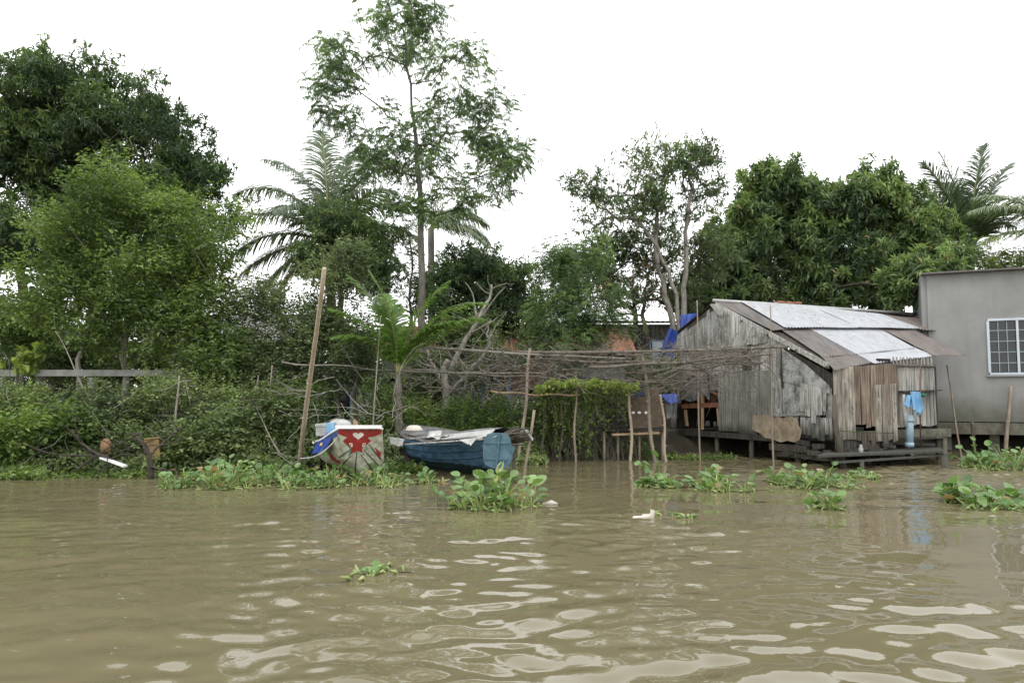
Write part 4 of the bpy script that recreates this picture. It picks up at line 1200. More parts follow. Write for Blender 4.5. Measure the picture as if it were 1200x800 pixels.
def hb(s, q):
    """s along 0 near..1 far, q -1 (camera side sheer) .. 0 keel .. 1 other side"""
    w_ = np.interp(s, [0, .12, .4, .75, 1], [.38, .54, .66, .58, .20])
    sh = np.interp(s, [0, .15, .5, .85, 1], [.82, .78, .70, .78, .90])
    kl = np.interp(s, [0, .1, .3, .8, .9, 1], [.10, -.05, -.15, -.15, .10, .55])
    a = abs(q); sg = 1 if q < 0 else -1
    cx = w_ * (math.sin(a * math.pi / 2) ** .75 * .86 + .14 * a); cz = kl + (sh - kl) * (1 - math.cos(a * math.pi / 2)) ** .9
    rake = .25 * (cz - .1) * (1 if s > .5 else 0) * max(0, s - .7) / .3
    return org + ax_ * (s * Lb + rake) + sdv * sg * cx + ZZ * cz
def hbm(u, v):
    q = u * 2 - 1; p = hb(v, q); 
    if p[2] < .14 + .18 * v + .03*math.sin(9*v): return 1
    if abs(p[2] - (.62 + .1*abs(v-.5))) < .025: return 2
    return 0
mb = MB(); mb.smooth = True; mb.grid(lambda u, v: hb(v, u*2-1), 60, 40, matfn=hbm)
mb.build('hull', [M['hull_blue'], M['hull_bottom'], M['hull_light']], root)
mb = MB(); ring = [hb(0, q) for q in np.linspace(-1, 1, 21)]; mb.prism([r_ - ax_*.02 for r_ in ring], ax_*.03); mb.build('transom', M['hull_teal'], root)
mb = MB()
for q in (-.88, -.76, -.62, -.46): mb.tube([hb(s, q) + sdv*.004 for s in np.linspace(0, 1, 30)], .007, 4)
mb.build('plank_seams', M['hull_bottom'], root)
mb = MB(); ring = [hb(1, q) for q in np.linspace(-1, 1, 21)]; mb.prism(ring, ax_*.03); mb.build('bow_board', M['hull_blue'], root)
mb = MB()
for q in (-1, 1): mb.tube([hb(s, q) + ZZ*.02 for s in np.linspace(0, 1, 20)], .035, 6)
for s in np.linspace(.1, .95, 8): mb.tube([hb(s, -1) , hb(s, 1)], .025, 5)
mb.build('gunwale', M['plank_dark'], root)
# rounded blue stern board with cross battens, at the near end
tc_ = P(583, 527, 15.0); bx_ = unit(A(1, -.25, 0)); bn = unit(np.cross(bx_, ZZ)); bn = bn if bn[1] < 0 else -bn
mb = MB(); hw, hh = .28, .33
outl = [(-hw,-.18),(-hw,.1),(-hw*.93,.2),(-hw*.7,hh*.92),(-hw*.3,hh),(hw*.3,hh),(hw*.75,hh*.92),(hw*.95,.2),(hw,.1),(hw,-.2),(hw*.8,-.3),(hw*.2,-.36),(-hw*.4,-.34),(-hw*.85,-.28)]
mb.prism([tc_ + bx_*x + ZZ*z for x, z in outl], bn*.04); ro = mb.build('rudder_board', M['hull_teal'], root)
mb = MB(); mb.bar(tc_ + bn*.055 + ZZ*(-.42) + bx_*-.02, tc_ + bn*.055 + ZZ*.31 + bx_*.06, .035, .03, up=tuple(bn))
mb.bar(tc_ + bn*.051 + bx_*-.26 + ZZ*.14, tc_ + bn*.051 + bx_*.26 + ZZ*.14, .035, .02, up=tuple(bn))
mb.bar(tc_ + bn*.051 + bx_*-.26 + ZZ*-.17, tc_ + bn*.051 + bx_*.2 + ZZ*-.17, .035, .02, up=tuple(bn)); mb.build('battens', M['hull_teal'], ro)
mb = MB(); mb.tube([P(603, 530, 15.4), A(*P(601, 552, 15.4)[:2], -.3)], .035, 7); mb.build('rudder_post', M['stake_dark'], root)
# cover
mb = MB(); rr = np.random.default_rng(31)
def cover(u, v):
    s = .02 + .9*v; a, b = hb(s, -1), hb(s, 1); p = a*(1-u) + b*u
    p = p + (a-b)*.06*(1-2*u)
    return p + ZZ*(.07 + .11*math.sin(math.pi*u) + .03*math.sin(8*v+3*u) + .02*math.sin(23*v+11*u)) - ZZ*(.09 if u in (0, 1) else 0)
mb.smooth = True; mb.grid(cover, 14, 40); mb.build('tarpaulin', M['tarp_grey'], root)
mb = MB()
mb.prism([P(508,516,16.9), P(575,510,15.5), P(580,504,16.2), P(520,511,17.4)], ZZ*.03)
mb.build('cover_board', M['tin_pale'], root)
mb = MB()
mb.bar(P(478,520,17.0), P(570,514,15.6), .25, .03); mb.bar(P(488,513,17.6), P(530,510,16.8), .4, .03)
mb.build('cover_planks', M['plank_upper'], root)
mb = MB()
cloth(mb, [P(455,511,17.4), P(474,514,16.8), P(472,523,16.75), P(458,520,17.3)], n=A(0,-1,0), amp=.05, k=9, sd=41, off=0)
cloth(mb, [P(503,505,17.2), P(518,504,17.0), P(516,514,16.7), P(500,512,16.9)], n=A(0,-1,0), amp=.04, k=9, sd=42, off=0)
cloth(mb, [P(538,515,15.85), P(560,512,15.6), P(553,521,15.55), P(549,521,15.6)], n=A(0,-1,0), amp=.01, k=5, sd=43, off=.02)
cloth(mb, [P(558,510,15.4), P(588,507,15.0), P(580,511,14.95), P(560,513,15.35)], n=A(0,-1,0), amp=.01, k=5, sd=45, off=.02)
mb.build('white_rags', M['white_cloth'], root)
mb = MB()
for i in range(40):
    a = P(rr.uniform(588, 598), rr.uniform(507, 522), rr.uniform(15.2, 15.8)); mb.tube([a, a + A(rr.uniform(.15,.5), rr.normal()*.1, rr.uniform(.0,.16))], [.03, .012], 5)
mb.build('thatch_bundle', M['stake_dark'], root)
mb = MB(); cloth(mb, [P(614,503,15.3), P(619,503,15.2), P(626,515,15.2), P(623,515,15.2)], n=A(0,-1,0), amp=.01, k=5, sd=44, off=0); mb.build('pale_rag', M['white_cloth'], root)
c = P(485, 502.5, 17.7); t_ = thing('basin', 'upturned white basin on top of the far end of the blue boat', 'basin', c)
mb = MB(); mb.smooth = True
mb.grid(lambda u, v: c + A(math.cos(6.2832*u), math.sin(6.2832*u), 0)*.19*math.sin(v*math.pi/2)**.7 + ZZ*(.11*math.cos(v*math.pi/2)-.02), 24, 8)
mb.build('bowl', M['foam'], t_)
mb = MB(); mb.tube([c + A(.2*math.cos(q), .2*math.sin(q), -.02) for q in np.linspace(0, 6.2832, 25)], .012, 5); mb.build('rim', M['foam'], t_)

# ------------------------------------------------------------------ houses behind the trees
def house(label, c, wd, dp, h, wallm, roofm, over=.4, pitch=.5, rot=0, wins=(), name='village_house', flat=False):
    root = thing(name, label, 'house', A(c[0], c[1], ground_z(c[0], c[1]) - .05))
    X = A(math.cos(rot), math.sin(rot), 0); Y_ = A(-math.sin(rot), math.cos(rot), 0); z0 = ground_z(c[0], c[1]) - .05
    B = lambda x, y, z: A(c[0], c[1], z0) + X*x + Y_*y + ZZ*z
    mb = MB(); th = .14
    # front wall with openings
    xs = sorted([(-wd/2, -wd/2)] + [(a, b) for a, b, _, _, _ in wins] + [(wd/2, wd/2)])
    for i in range(len(xs)-1):
        a, b = xs[i][1], xs[i+1][0]
        if b - a > .01: mb.box(B((a+b)/2, 0, h/2), (b-a, th, h), (X, Y_, ZZ))
    for a, b, za, zb_, k in wins:
        if za > .01: mb.box(B((a+b)/2, 0, za/2), (b-a-.002, th, za), (X, Y_, ZZ))
        mb.box(B((a+b)/2, 0, (zb_+h)/2), (b-a-.002, th, h-zb_), (X, Y_, ZZ))
    mb.box(B(-wd/2+th/2, dp/2+th/2, h/2), (th, dp-.01, h), (X, Y_, ZZ)); mb.box(B(wd/2-th/2, dp/2+th/2, h/2), (th, dp-.01, h), (X, Y_, ZZ))
    mb.box(B(0, dp+th, h/2), (wd, th, h), (X, Y_, ZZ))
    mb.build('walls', wallm, root)
    for a, b, za, zb_, k in wins:
        m2 = MB(); f = .05
        m2.box(B(a+f/2, -.02, (za+zb_)/2), (f, .12, zb_-za), (X, Y_, ZZ)); m2.box(B(b-f/2, -.02, (za+zb_)/2), (f, .12, zb_-za), (X, Y_, ZZ))
        m2.box(B((a+b)/2, -.021, zb_-f/2), (b-a-2*f, .12, f), (X, Y_, ZZ))
        o = m2.build('door' if k == 'door' else 'window', M['house_blue'], root)
        m3 = MB(); m3.box(B((a+b)/2, .05, (za+zb_)/2), (b-a, .02, zb_-za), (X, Y_, ZZ)); m3.build('pane', M['glass'], o)
    mb = MB(); rise = 0 if flat else pitch * dp/2
    yo = -over; ym = dp/2 + .07; ye = dp + .14 + over; zo = h - over*pitch + .12
    if flat: quad = [[(-wd/2-over, yo, h+.08), (wd/2+over, yo, h+.08), (wd/2+over, ye, h+.5), (-wd/2-over, ye, h+.5)]]
    else: quad = [[(-wd/2-over, yo, zo), (wd/2+over, yo, zo), (wd/2+over, ym, h+rise+.12), (-wd/2-over, ym, h+rise+.12)], [(-wd/2-over, ye, zo), (wd/2+over, ye, zo), (wd/2+over, ym, h+rise+.12), (-wd/2-over, ym, h+rise+.12)]]
    for q in quad:
        c4 = [B(*p) for p in q]; n = unit(np.cross(c4[1]-c4[0], c4[3]-c4[0])); n = n if n[2] > 0 else -n
        corr(mb, [c4[3], c4[2], c4[1], c4[0]], .0, lam=.2, amp=.025, n=n)
    mb.build('roof', roofm, root)
    if not flat:
        mb = MB()
        for x in (-wd/2+.07, wd/2-.07): mb.prism([B(x-.05, .07, h), B(x-.05, dp+.07, h), B(x-.05, ym, h+rise)], X*.1)
        mb.build('gable', wallm, root)
    return root, B
M['house_dim'] = m_plain('house_dim', (.11,.12,.115), (.20,.205,.195), (1.5,1.5,1.5), .9)
r1, B1 = house('village house with orange tiled roof and blue doors behind the dead tree', P(590, 465, 27), 8.5, 4, 2.75, M['house_dim'], M['terracotta'], wins=[(-2.9,-2.0,0.02,2.1,'door'),(-1.1,-.2,0.02,2.1,'door'),(.6,1.6,.8,1.9,'window'),(2.4,3.4,.8,1.9,'window')])
r2, B2 = house('low dark-roofed house with a pale door between the vine and the shack', P(765, 465, 29), 5.5, 4, 4.0, M['plank_dark'], M['zinc_old'], wins=[(-.1,1.5,1.2,3.4,'window')], flat=True)
mb = MB(); mb.box(B2(.75, -.05, 2.8), (1.5, .04, 1.1)); mb.build('pale_panel', M['white_frame'], r2)
r3, B3 = house('house with grey tin roof half hidden by the shrubs left of the bamboo pole', P(262, 465, 27), 5.0, 4, 3.3, M['concrete'], M['tin_pale'], wins=[(-.6,.5,.7,2.0,'window')])
r4, B4 = house('low pale house behind the shrubs right of the bamboo pole', P(398, 465, 25), 3.4, 3, 1.75, M['house_pale'], M['zinc_old'], wins=[(-.4,.4,.5,1.4,'window')], flat=True)
# brick wall, white column, blue posts, white tin sheet
mb = MB(); c = P(612, 443, 24.5); mb.box(c, (1.5, .12, .75)); mb.box(c + ZZ*.40, (1.6, .16, .05))
def m_brick():
    t = NT('brick'); v = t.coord((1,1,1)); c_ = t.n('ShaderNodeTexCoord'); mp = t.n('ShaderNodeMapping'); mp.inputs['Rotation'].default_value = (R(90), 0, 0)
    t.l(c_.outputs['Object'], mp.inputs[0]); b_ = t.n('ShaderNodeTexBrick'); b_.inputs['Scale'].default_value = 5; b_.inputs['Color1'].default_value = (.24,.085,.05,1); b_.inputs['Color2'].default_value = (.17,.06,.035,1); b_.inputs['Mortar'].default_value = (.13,.11,.09,1)
    t.l(mp.outputs[0], b_.inputs['Vector']); t.base(b_.outputs[0]); t.set(.9); return t.m
tag(mb.build('brick_wall', m_brick(), loc=c), 'short red brick wall behind the dry twig trellis', 'wall')
mb = MB(); c = P(649, 465, 24.8); c[2] = .4; mb.tube([c, c + ZZ*4.2], .10, 12); mb.box(c + ZZ*.05, (.3,.3,.1)); mb.box(c + ZZ*4.2, (.28,.28,.1))
tag(mb.build('column', M['white_paint'], loc=c), 'slim white column rising behind the trellis', 'column')
for px, l in ((529, 'pale blue post left of the dead tree'), (566, 'pale blue post right of the dead tree'), (596, 'pale blue post beside the brick wall')):
    mb = MB(); c = P(px, 465, 24); c[2] = .3; mb.box(c + ZZ*.95, (.14,.14,1.9)); mb.box(c + ZZ*1.93, (.18,.18,.06)); mb.box(c + ZZ*.04, (.2,.2,.1))
    tag(mb.build('painted_post', M['house_blue'], loc=c), l, 'post', 'blue posts along the yard')
mb = MB(); corr(mb, [P(606,468,22.5), P(634,471,22.5), P(630,486,21.6), P(600,484,21.6)], 0, n=ZZ, lam=.12, amp=.015)
tag(mb.build('tin_sheet', M['zinc_new'], loc=P(618,476,22)), 'loose white corrugated sheet lying under the trellis', 'roofing sheet')
# concrete veranda rail at left
root = thing('concrete_rail', 'old grey concrete rail on posts seen through the left shrubs', 'fence', P(100, 465, 20.6))
yy = 20.6
mb = MB(); a, b = P(-40, 437, yy), P(215, 437, yy); mb.box((a+b)/2, (b[0]-a[0], .22, .17)); mb.build('rail', M['concrete'], root)
for px in (2, 108, 205):
    mb = MB(); c = P(px, 442, yy); c2 = c.copy(); c2[2] = .3; mb.box((c+c2)/2, (.17,.17,c[2]-.3)); mb.build('post', M['concrete'], root)
# ------------------------------------------------------------------ trees
WH = dict(kind='whorl', n=49, spread=.35, L=.26, w=.27, droop=1.0)
WHs = dict(kind='whorl', n=14, spread=.38, L=.24, w=.24, droop=1.9, g=5)
SM = dict(kind='small', n=45, spread=.36, L=.095, w=.62)
SMb = dict(kind='small', n=40, spread=.31, L=.135, w=.50)
PIN = dict(kind='pinnate', n=5, pairs=9, rib=.38, L=.12, w=.25, spread=.36, droop=.9, lift=.0)
PINs = dict(kind='pinnate', n=6, pairs=8, rib=.30, L=.085, w=.32, spread=.28, droop=.3, lift=.1)

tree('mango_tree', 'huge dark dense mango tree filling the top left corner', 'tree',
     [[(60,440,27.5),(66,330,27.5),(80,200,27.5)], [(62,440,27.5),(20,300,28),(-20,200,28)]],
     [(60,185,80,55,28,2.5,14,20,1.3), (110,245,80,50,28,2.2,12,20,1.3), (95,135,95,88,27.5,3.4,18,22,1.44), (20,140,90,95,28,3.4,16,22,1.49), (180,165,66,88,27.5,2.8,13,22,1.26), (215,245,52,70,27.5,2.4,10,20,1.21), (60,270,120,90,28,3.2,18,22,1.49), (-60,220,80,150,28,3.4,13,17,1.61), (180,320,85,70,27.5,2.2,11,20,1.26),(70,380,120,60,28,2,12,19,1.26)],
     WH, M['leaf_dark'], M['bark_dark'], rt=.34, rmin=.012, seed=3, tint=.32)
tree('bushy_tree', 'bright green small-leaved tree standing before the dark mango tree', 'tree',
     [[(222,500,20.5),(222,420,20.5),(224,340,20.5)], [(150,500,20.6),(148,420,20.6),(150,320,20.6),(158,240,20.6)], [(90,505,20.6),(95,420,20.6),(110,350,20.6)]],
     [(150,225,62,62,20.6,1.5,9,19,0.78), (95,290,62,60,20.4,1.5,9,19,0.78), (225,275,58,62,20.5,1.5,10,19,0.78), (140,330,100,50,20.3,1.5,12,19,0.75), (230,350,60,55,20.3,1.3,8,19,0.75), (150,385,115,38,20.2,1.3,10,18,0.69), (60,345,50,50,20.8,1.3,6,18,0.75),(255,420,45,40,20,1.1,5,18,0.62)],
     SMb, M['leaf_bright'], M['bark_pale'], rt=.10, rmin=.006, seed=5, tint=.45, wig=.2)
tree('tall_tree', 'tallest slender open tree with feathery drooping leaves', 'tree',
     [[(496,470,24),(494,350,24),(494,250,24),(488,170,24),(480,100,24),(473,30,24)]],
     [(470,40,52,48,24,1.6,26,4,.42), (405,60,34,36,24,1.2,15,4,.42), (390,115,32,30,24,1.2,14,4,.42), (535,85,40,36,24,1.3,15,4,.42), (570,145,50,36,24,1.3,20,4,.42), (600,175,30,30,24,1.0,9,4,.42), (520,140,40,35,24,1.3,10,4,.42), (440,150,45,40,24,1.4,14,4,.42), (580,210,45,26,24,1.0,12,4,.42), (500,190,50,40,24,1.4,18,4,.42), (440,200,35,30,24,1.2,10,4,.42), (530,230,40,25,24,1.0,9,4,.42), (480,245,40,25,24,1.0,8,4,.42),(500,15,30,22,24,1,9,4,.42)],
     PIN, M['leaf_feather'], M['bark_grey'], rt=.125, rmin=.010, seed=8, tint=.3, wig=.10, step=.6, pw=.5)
tree('slender_tree', 'thin dark-stemmed sparse tree just left of the tallest trunk', 'tree',
     [[(482,470,25),(482,350,25),(480,280,25)]],
     [(470,290,28,30,25,.8,6,6,.5),(505,335,26,30,25,.8,5,6,.45),(455,335,26,30,25,.8,5,6,.45)],
     PINs, M['leaf_feather'], M['bark_dark'], rt=.08, rmin=.008, seed=9, tint=.2)
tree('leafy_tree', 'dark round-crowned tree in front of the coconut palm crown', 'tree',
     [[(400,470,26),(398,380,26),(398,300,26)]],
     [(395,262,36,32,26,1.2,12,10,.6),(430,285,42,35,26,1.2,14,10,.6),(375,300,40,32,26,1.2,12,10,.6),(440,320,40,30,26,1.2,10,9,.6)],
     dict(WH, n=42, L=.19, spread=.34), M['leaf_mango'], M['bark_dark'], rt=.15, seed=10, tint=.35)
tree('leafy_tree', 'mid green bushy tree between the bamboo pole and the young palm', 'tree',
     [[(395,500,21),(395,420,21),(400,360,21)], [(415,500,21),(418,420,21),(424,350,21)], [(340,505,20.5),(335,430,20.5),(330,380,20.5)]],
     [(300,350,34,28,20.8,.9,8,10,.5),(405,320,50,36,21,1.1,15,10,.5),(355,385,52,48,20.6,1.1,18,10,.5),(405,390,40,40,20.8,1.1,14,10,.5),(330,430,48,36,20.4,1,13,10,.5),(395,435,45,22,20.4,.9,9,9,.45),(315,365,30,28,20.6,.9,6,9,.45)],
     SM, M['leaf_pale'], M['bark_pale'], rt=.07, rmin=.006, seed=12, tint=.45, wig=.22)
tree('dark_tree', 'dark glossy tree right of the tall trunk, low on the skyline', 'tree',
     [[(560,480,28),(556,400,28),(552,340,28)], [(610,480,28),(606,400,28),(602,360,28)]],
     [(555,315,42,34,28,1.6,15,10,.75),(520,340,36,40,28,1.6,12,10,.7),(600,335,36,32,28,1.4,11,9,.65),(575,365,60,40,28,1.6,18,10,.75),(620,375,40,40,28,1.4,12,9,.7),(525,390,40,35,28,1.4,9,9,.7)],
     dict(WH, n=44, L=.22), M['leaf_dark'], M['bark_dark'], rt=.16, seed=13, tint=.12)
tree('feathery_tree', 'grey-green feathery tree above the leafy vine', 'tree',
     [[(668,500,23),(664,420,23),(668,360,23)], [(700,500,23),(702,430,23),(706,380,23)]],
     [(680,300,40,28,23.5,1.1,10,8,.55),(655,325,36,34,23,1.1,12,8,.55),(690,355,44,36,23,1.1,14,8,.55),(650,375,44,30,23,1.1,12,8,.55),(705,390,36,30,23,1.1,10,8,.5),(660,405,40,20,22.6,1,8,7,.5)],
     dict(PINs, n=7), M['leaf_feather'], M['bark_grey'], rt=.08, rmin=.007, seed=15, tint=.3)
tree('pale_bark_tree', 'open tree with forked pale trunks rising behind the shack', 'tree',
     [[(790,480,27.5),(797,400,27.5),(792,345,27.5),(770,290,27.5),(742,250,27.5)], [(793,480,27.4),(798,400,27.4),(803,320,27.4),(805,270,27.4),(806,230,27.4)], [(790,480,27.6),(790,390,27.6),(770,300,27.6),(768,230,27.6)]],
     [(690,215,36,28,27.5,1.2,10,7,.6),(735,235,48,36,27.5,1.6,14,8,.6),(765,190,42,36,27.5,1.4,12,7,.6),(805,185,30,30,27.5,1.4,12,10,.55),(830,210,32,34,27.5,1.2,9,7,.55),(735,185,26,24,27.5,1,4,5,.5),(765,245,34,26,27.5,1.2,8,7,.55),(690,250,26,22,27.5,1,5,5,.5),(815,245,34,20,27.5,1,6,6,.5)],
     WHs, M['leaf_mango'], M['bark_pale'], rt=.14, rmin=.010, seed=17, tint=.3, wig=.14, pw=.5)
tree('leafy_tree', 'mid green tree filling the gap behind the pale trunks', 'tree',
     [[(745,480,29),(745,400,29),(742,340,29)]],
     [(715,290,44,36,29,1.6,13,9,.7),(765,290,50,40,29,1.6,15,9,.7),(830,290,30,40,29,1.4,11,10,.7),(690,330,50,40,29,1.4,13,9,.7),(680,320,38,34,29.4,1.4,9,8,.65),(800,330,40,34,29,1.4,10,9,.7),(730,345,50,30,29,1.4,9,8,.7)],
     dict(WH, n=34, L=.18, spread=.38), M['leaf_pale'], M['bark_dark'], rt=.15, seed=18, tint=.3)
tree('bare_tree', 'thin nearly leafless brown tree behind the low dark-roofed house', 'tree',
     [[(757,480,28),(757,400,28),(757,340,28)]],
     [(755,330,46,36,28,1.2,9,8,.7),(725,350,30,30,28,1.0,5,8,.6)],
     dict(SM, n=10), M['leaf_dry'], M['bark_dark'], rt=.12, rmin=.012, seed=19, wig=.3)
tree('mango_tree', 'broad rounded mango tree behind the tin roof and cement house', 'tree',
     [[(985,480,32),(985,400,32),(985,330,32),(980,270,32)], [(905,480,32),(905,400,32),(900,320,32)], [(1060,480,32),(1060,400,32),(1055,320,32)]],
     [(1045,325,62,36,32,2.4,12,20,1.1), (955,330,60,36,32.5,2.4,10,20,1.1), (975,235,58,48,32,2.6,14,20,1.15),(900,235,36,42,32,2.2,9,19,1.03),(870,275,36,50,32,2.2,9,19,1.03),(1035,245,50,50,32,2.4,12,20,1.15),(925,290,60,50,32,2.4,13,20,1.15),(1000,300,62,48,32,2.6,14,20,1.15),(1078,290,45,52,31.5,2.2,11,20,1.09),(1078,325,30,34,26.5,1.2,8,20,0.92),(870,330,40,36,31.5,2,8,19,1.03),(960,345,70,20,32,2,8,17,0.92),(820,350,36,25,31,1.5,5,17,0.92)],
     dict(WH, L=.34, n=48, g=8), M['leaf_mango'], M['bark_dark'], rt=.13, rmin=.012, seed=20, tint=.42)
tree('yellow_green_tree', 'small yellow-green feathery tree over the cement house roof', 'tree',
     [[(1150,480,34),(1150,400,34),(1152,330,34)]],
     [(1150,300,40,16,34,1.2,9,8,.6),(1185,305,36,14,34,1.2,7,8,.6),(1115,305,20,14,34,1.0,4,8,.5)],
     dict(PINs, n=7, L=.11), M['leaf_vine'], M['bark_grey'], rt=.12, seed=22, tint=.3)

# dead tree with pale limbs
root = thing('dead_tree', 'bare dead tree with pale leaning limbs behind the blue boat', 'tree', A(*P(520,480,22)[:2], .4))
rd = np.random.default_rng(40)
tm = MB(); bm_ = MB()
def limb(mb, pts, r0, r1, subs=0, Y=22):
    q = [P(*p) for p in pts]; K = 14; out = []
    for i in range(K+1):
        s = i/K*(len(q)-1); k = min(len(q)-2, int(s)); out.append(q[k]*(1-(s-k)) + q[k+1]*(s-k) + rd.normal(size=3)*.02)
    mb.tube(out, [r0 + (r1-r0)*i/K for i in range(K+1)], 7)
    for j in range(subs):
        k = rd.integers(4, K); a = out[k]; d = unit(out[k]-out[k-1]) ; d = unit(d + rd.normal(size=3)*A(.9,.4,.6)); p = a; pp = [p]
        L = rd.uniform(.4, 1.4)
        for i in range(6):
            d = unit(d + rd.normal(size=3)*.2); p = p + d*L/6; pp.append(p)
        bm_.tube(pp, [(r0*(1-k/K)+r1)*.4*(1-.8*i/6)+.004 for i in range(7)], 5)
limb(tm, [(521,500,22),(524,465,22),(520,440,22),(524,420,22)], .13, .09)
limb(tm, [(523,440,22),(545,400,22),(560,375,22),(573,352,22.4),(575,334,22.5)], .085, .03, 7)
limb(tm, [(528,460,22),(555,430,22),(572,408,22),(577,392,22)], .06, .035, 5)
limb(tm, [(520,450,22),(505,425,22),(498,405,22)], .05, .02, 5)
limb(tm, [(575,410,22),(571,390,22.2),(575,375,22.4)], .035, .015, 3)
limb(tm, [(545,500,21.5),(556,480,21.5),(590,455,21.5)], .06, .02, 5)
limb(tm, [(560,430,22),(590,450,21.6),(612,480,21.4)], .02, .012, 4)
for i in range(190):
    a = P(rd.uniform(478, 650), rd.uniform(405, 500), rd.uniform(21, 22.6)); d = unit(rd.normal(size=3)*A(1,.4,.8)); p = a; pp = [p]; L = rd.uniform(.5, 1.6)
    for k in range(6): d = unit(d + rd.normal(size=3)*.25); p = p + d*L/6; pp.append(p)
    bm_.tube(pp, [rd.uniform(.007,.016)*(1-.8*k/6)+.003 for k in range(7)], 4, cap=False)
tm.build('trunk', M['bark_pale'], root); bm_.build('branches', M['twig_pale'], root)

# ------------------------------------------------------------------ palms
c = P(383, 283, 30)
palm('coconut_palm', 'large coconut palm with blown fronds behind the dark round tree', [P(395,480,30), P(392,400,30), c],
     [(172,66,5.0,95),(178,44,4.8,95),(184,18,4.4,80),(188,-5,3.7,45),(165,82,5.0,75),(120,88,5.0,30),(60,84,4.9,40),(30,76,4.8,60),(10,80,4.6,50),(15,55,4.2,75),(5,32,4.0,75),(355,5,3.6,60),(200,-30,3.4,30),(250,40,3.8,80),(300,30,3.6,80),(330,60,4.0,80)],
     M['leaf_palm'], M['bark_grey'], rt=.19, leaf=1.5, n=105, seed=51, tint=.35, droop=1.0, width=.055, gap=.06, dry=((205,-40,3.2,30),(330,-35,3.0,30)))
c = P(505, 268, 36)
palm('coconut_palm', 'pale coconut palm half hidden behind the tallest trunk', [P(510,480,36), P(506,380,36), c],
     [(20,40,3.2,80),(5,15,3.0,70),(345,5,3.0,60),(80,60,2.6,80),(30,60,2.6,90)],
     M['leaf_palm'], M['bark_grey'], rt=.18, leaf=1.4, n=90, seed=52, tint=.6, droop=1.0, width=.055)
c = P(466, 436, 19.2)
palm('young_palm', 'young bright green coconut palm with upright fronds behind the boats', [P(468,500,19.2), P(467,455,19.2), c],
     [(170,78,2.8,40),(5,70,3.0,75),(352,56,2.6,55),(188,62,2.4,50),(185,86,2.7,30),(0,80,2.7,45),(120,84,2.3,40),(195,55,1.9,70),(345,66,2.0,60)],
     M['leaf_palm_green'], M['bark_grey'], rt=.085, leaf=.66, n=64, seed=53, tint=.7, droop=.6, width=.056)
c = P(1138, 292, 38)
palm('coconut_palm', 'coconut palm with upright fronds behind the right end of the mango tree', [P(1138,480,38), P(1137,380,38), c],
     [(160,84,5.2,18),(178,76,5.0,30),(150,70,4.8,35),(185,64,4.6,50),(15,84,5.5,14),(5,78,5.0,35),(350,66,4.2,60),(190,50,3.6,80),(90,80,4.6,40),(270,60,3.4,90),(20,56,3.8,80)],
     M['leaf_palm'], M['bark_grey'], rt=.2, leaf=1.6, n=105, seed=54, tint=.15, droop=.5, width=.06, gap=.04, dry=((200,-20,3.2,40),))
c = P(1245, 275, 34)
palm('coconut_palm', 'coconut palm past the right edge with one pale frond arching into view', [P(1250,480,34), P(1248,380,34), c],
     [(180,38,4.6,60),(185,12,4.2,45),(160,60,4.2,70),(90,60,4.0,70),(10,40,4.0,70),(350,20,3.8,60),(270,40,3.6,80)],
     M['leaf_palm'], M['bark_grey'], rt=.2, leaf=1.4, n=90, seed=55, tint=.7, droop=1.0, width=.055)

# ------------------------------------------------------------------ shrubs along the bank
rb = np.random.default_rng(60)
def shrub(label, px, py, rx, ry, Y, style=SM, mat='leaf_scrub', bark='bark_grey', ns=12, tp=9, sr=.42, tint=.35, seed=1, name='shrub', dp=.8, stems=3, cat='shrub', rmin=.005, wig=.25):
    r = np.random.default_rng(seed)
    trk = []
    for i in range(stems):
        x = px + r.uniform(-.5, .5) * rx
        trk.append([(x, 500, Y), (x + r.normal()*4, py + ry*.3, Y), (x + r.normal()*rx*.4, py - ry*.2, Y)])
    return tree(name, label, cat, trk, [(px, py, rx, ry, Y, dp, ns, tp, sr)], style, M[mat], M[bark], rt=.045, rmin=rmin, seed=seed, tint=tint, wig=wig, leafname='leaves')
SC = dict(SM, n=46, L=.090)
shrub('grey-green twiggy shrub at the far left of the bank', 10, 480, 62, 34, 18.6, SC, 'leaf_scrub', ns=22, seed=61)
shrub('dull green shrub below the concrete rail', 110, 490, 72, 38, 18.4, SC, 'leaf_pale', ns=24, seed=62, tint=.3)
shrub('dense dark shrub left of the bamboo pole', 300, 490, 62, 40, 18.6, SC, 'leaf_scrub', ns=22, seed=63, tint=.15)
shrub('mid green shrub at the foot of the bright tree', 200, 480, 66, 42, 18.8, SC, 'leaf_scrub', ns=22, seed=64, tint=.4)
shrub('bright low shrub behind the foam box', 355, 480, 44, 34, 19.4, SC, 'leaf_grass', ns=13, seed=65, tint=.2)
shrub('leafy shrub with small yellow-green leaves below the young palm', 440, 480, 40, 42, 19.8, SC, 'leaf_bright', ns=14, seed=66, tint=.4)
shrub('tall thin shrub with pale leaves left of the young palm', 418, 410, 22, 28, 19.8, SC, 'leaf_pale', ns=8, seed=67, tint=.5)
shrub('big-leaved yellow plant at the left edge over the rail', 22, 418, 30, 16, 20.2, dict(WH, n=10, L=.26, w=.7, spread=.3), 'leaf_vine', ns=4, tp=5, seed=68, tint=.5, name='broadleaf_plant')
shrub('mid green leafy shrub rising above the rail at the far left', 20, 385, 40, 36, 22, SMb, 'leaf_bright', ns=13, sr=.5, seed=69, tint=.2)
shrub('dark shrub under the fallen branches', 165, 525, 60, 22, 17.8, SC, 'leaf_scrub', ns=10, seed=70, tint=.1, dp=.6, sr=.32)
shrub('leafy bush between the house with blue doors and the blue boat', 560, 490, 62, 26, 20.9, SC, 'leaf_grass', ns=17, seed=71, tint=.15)
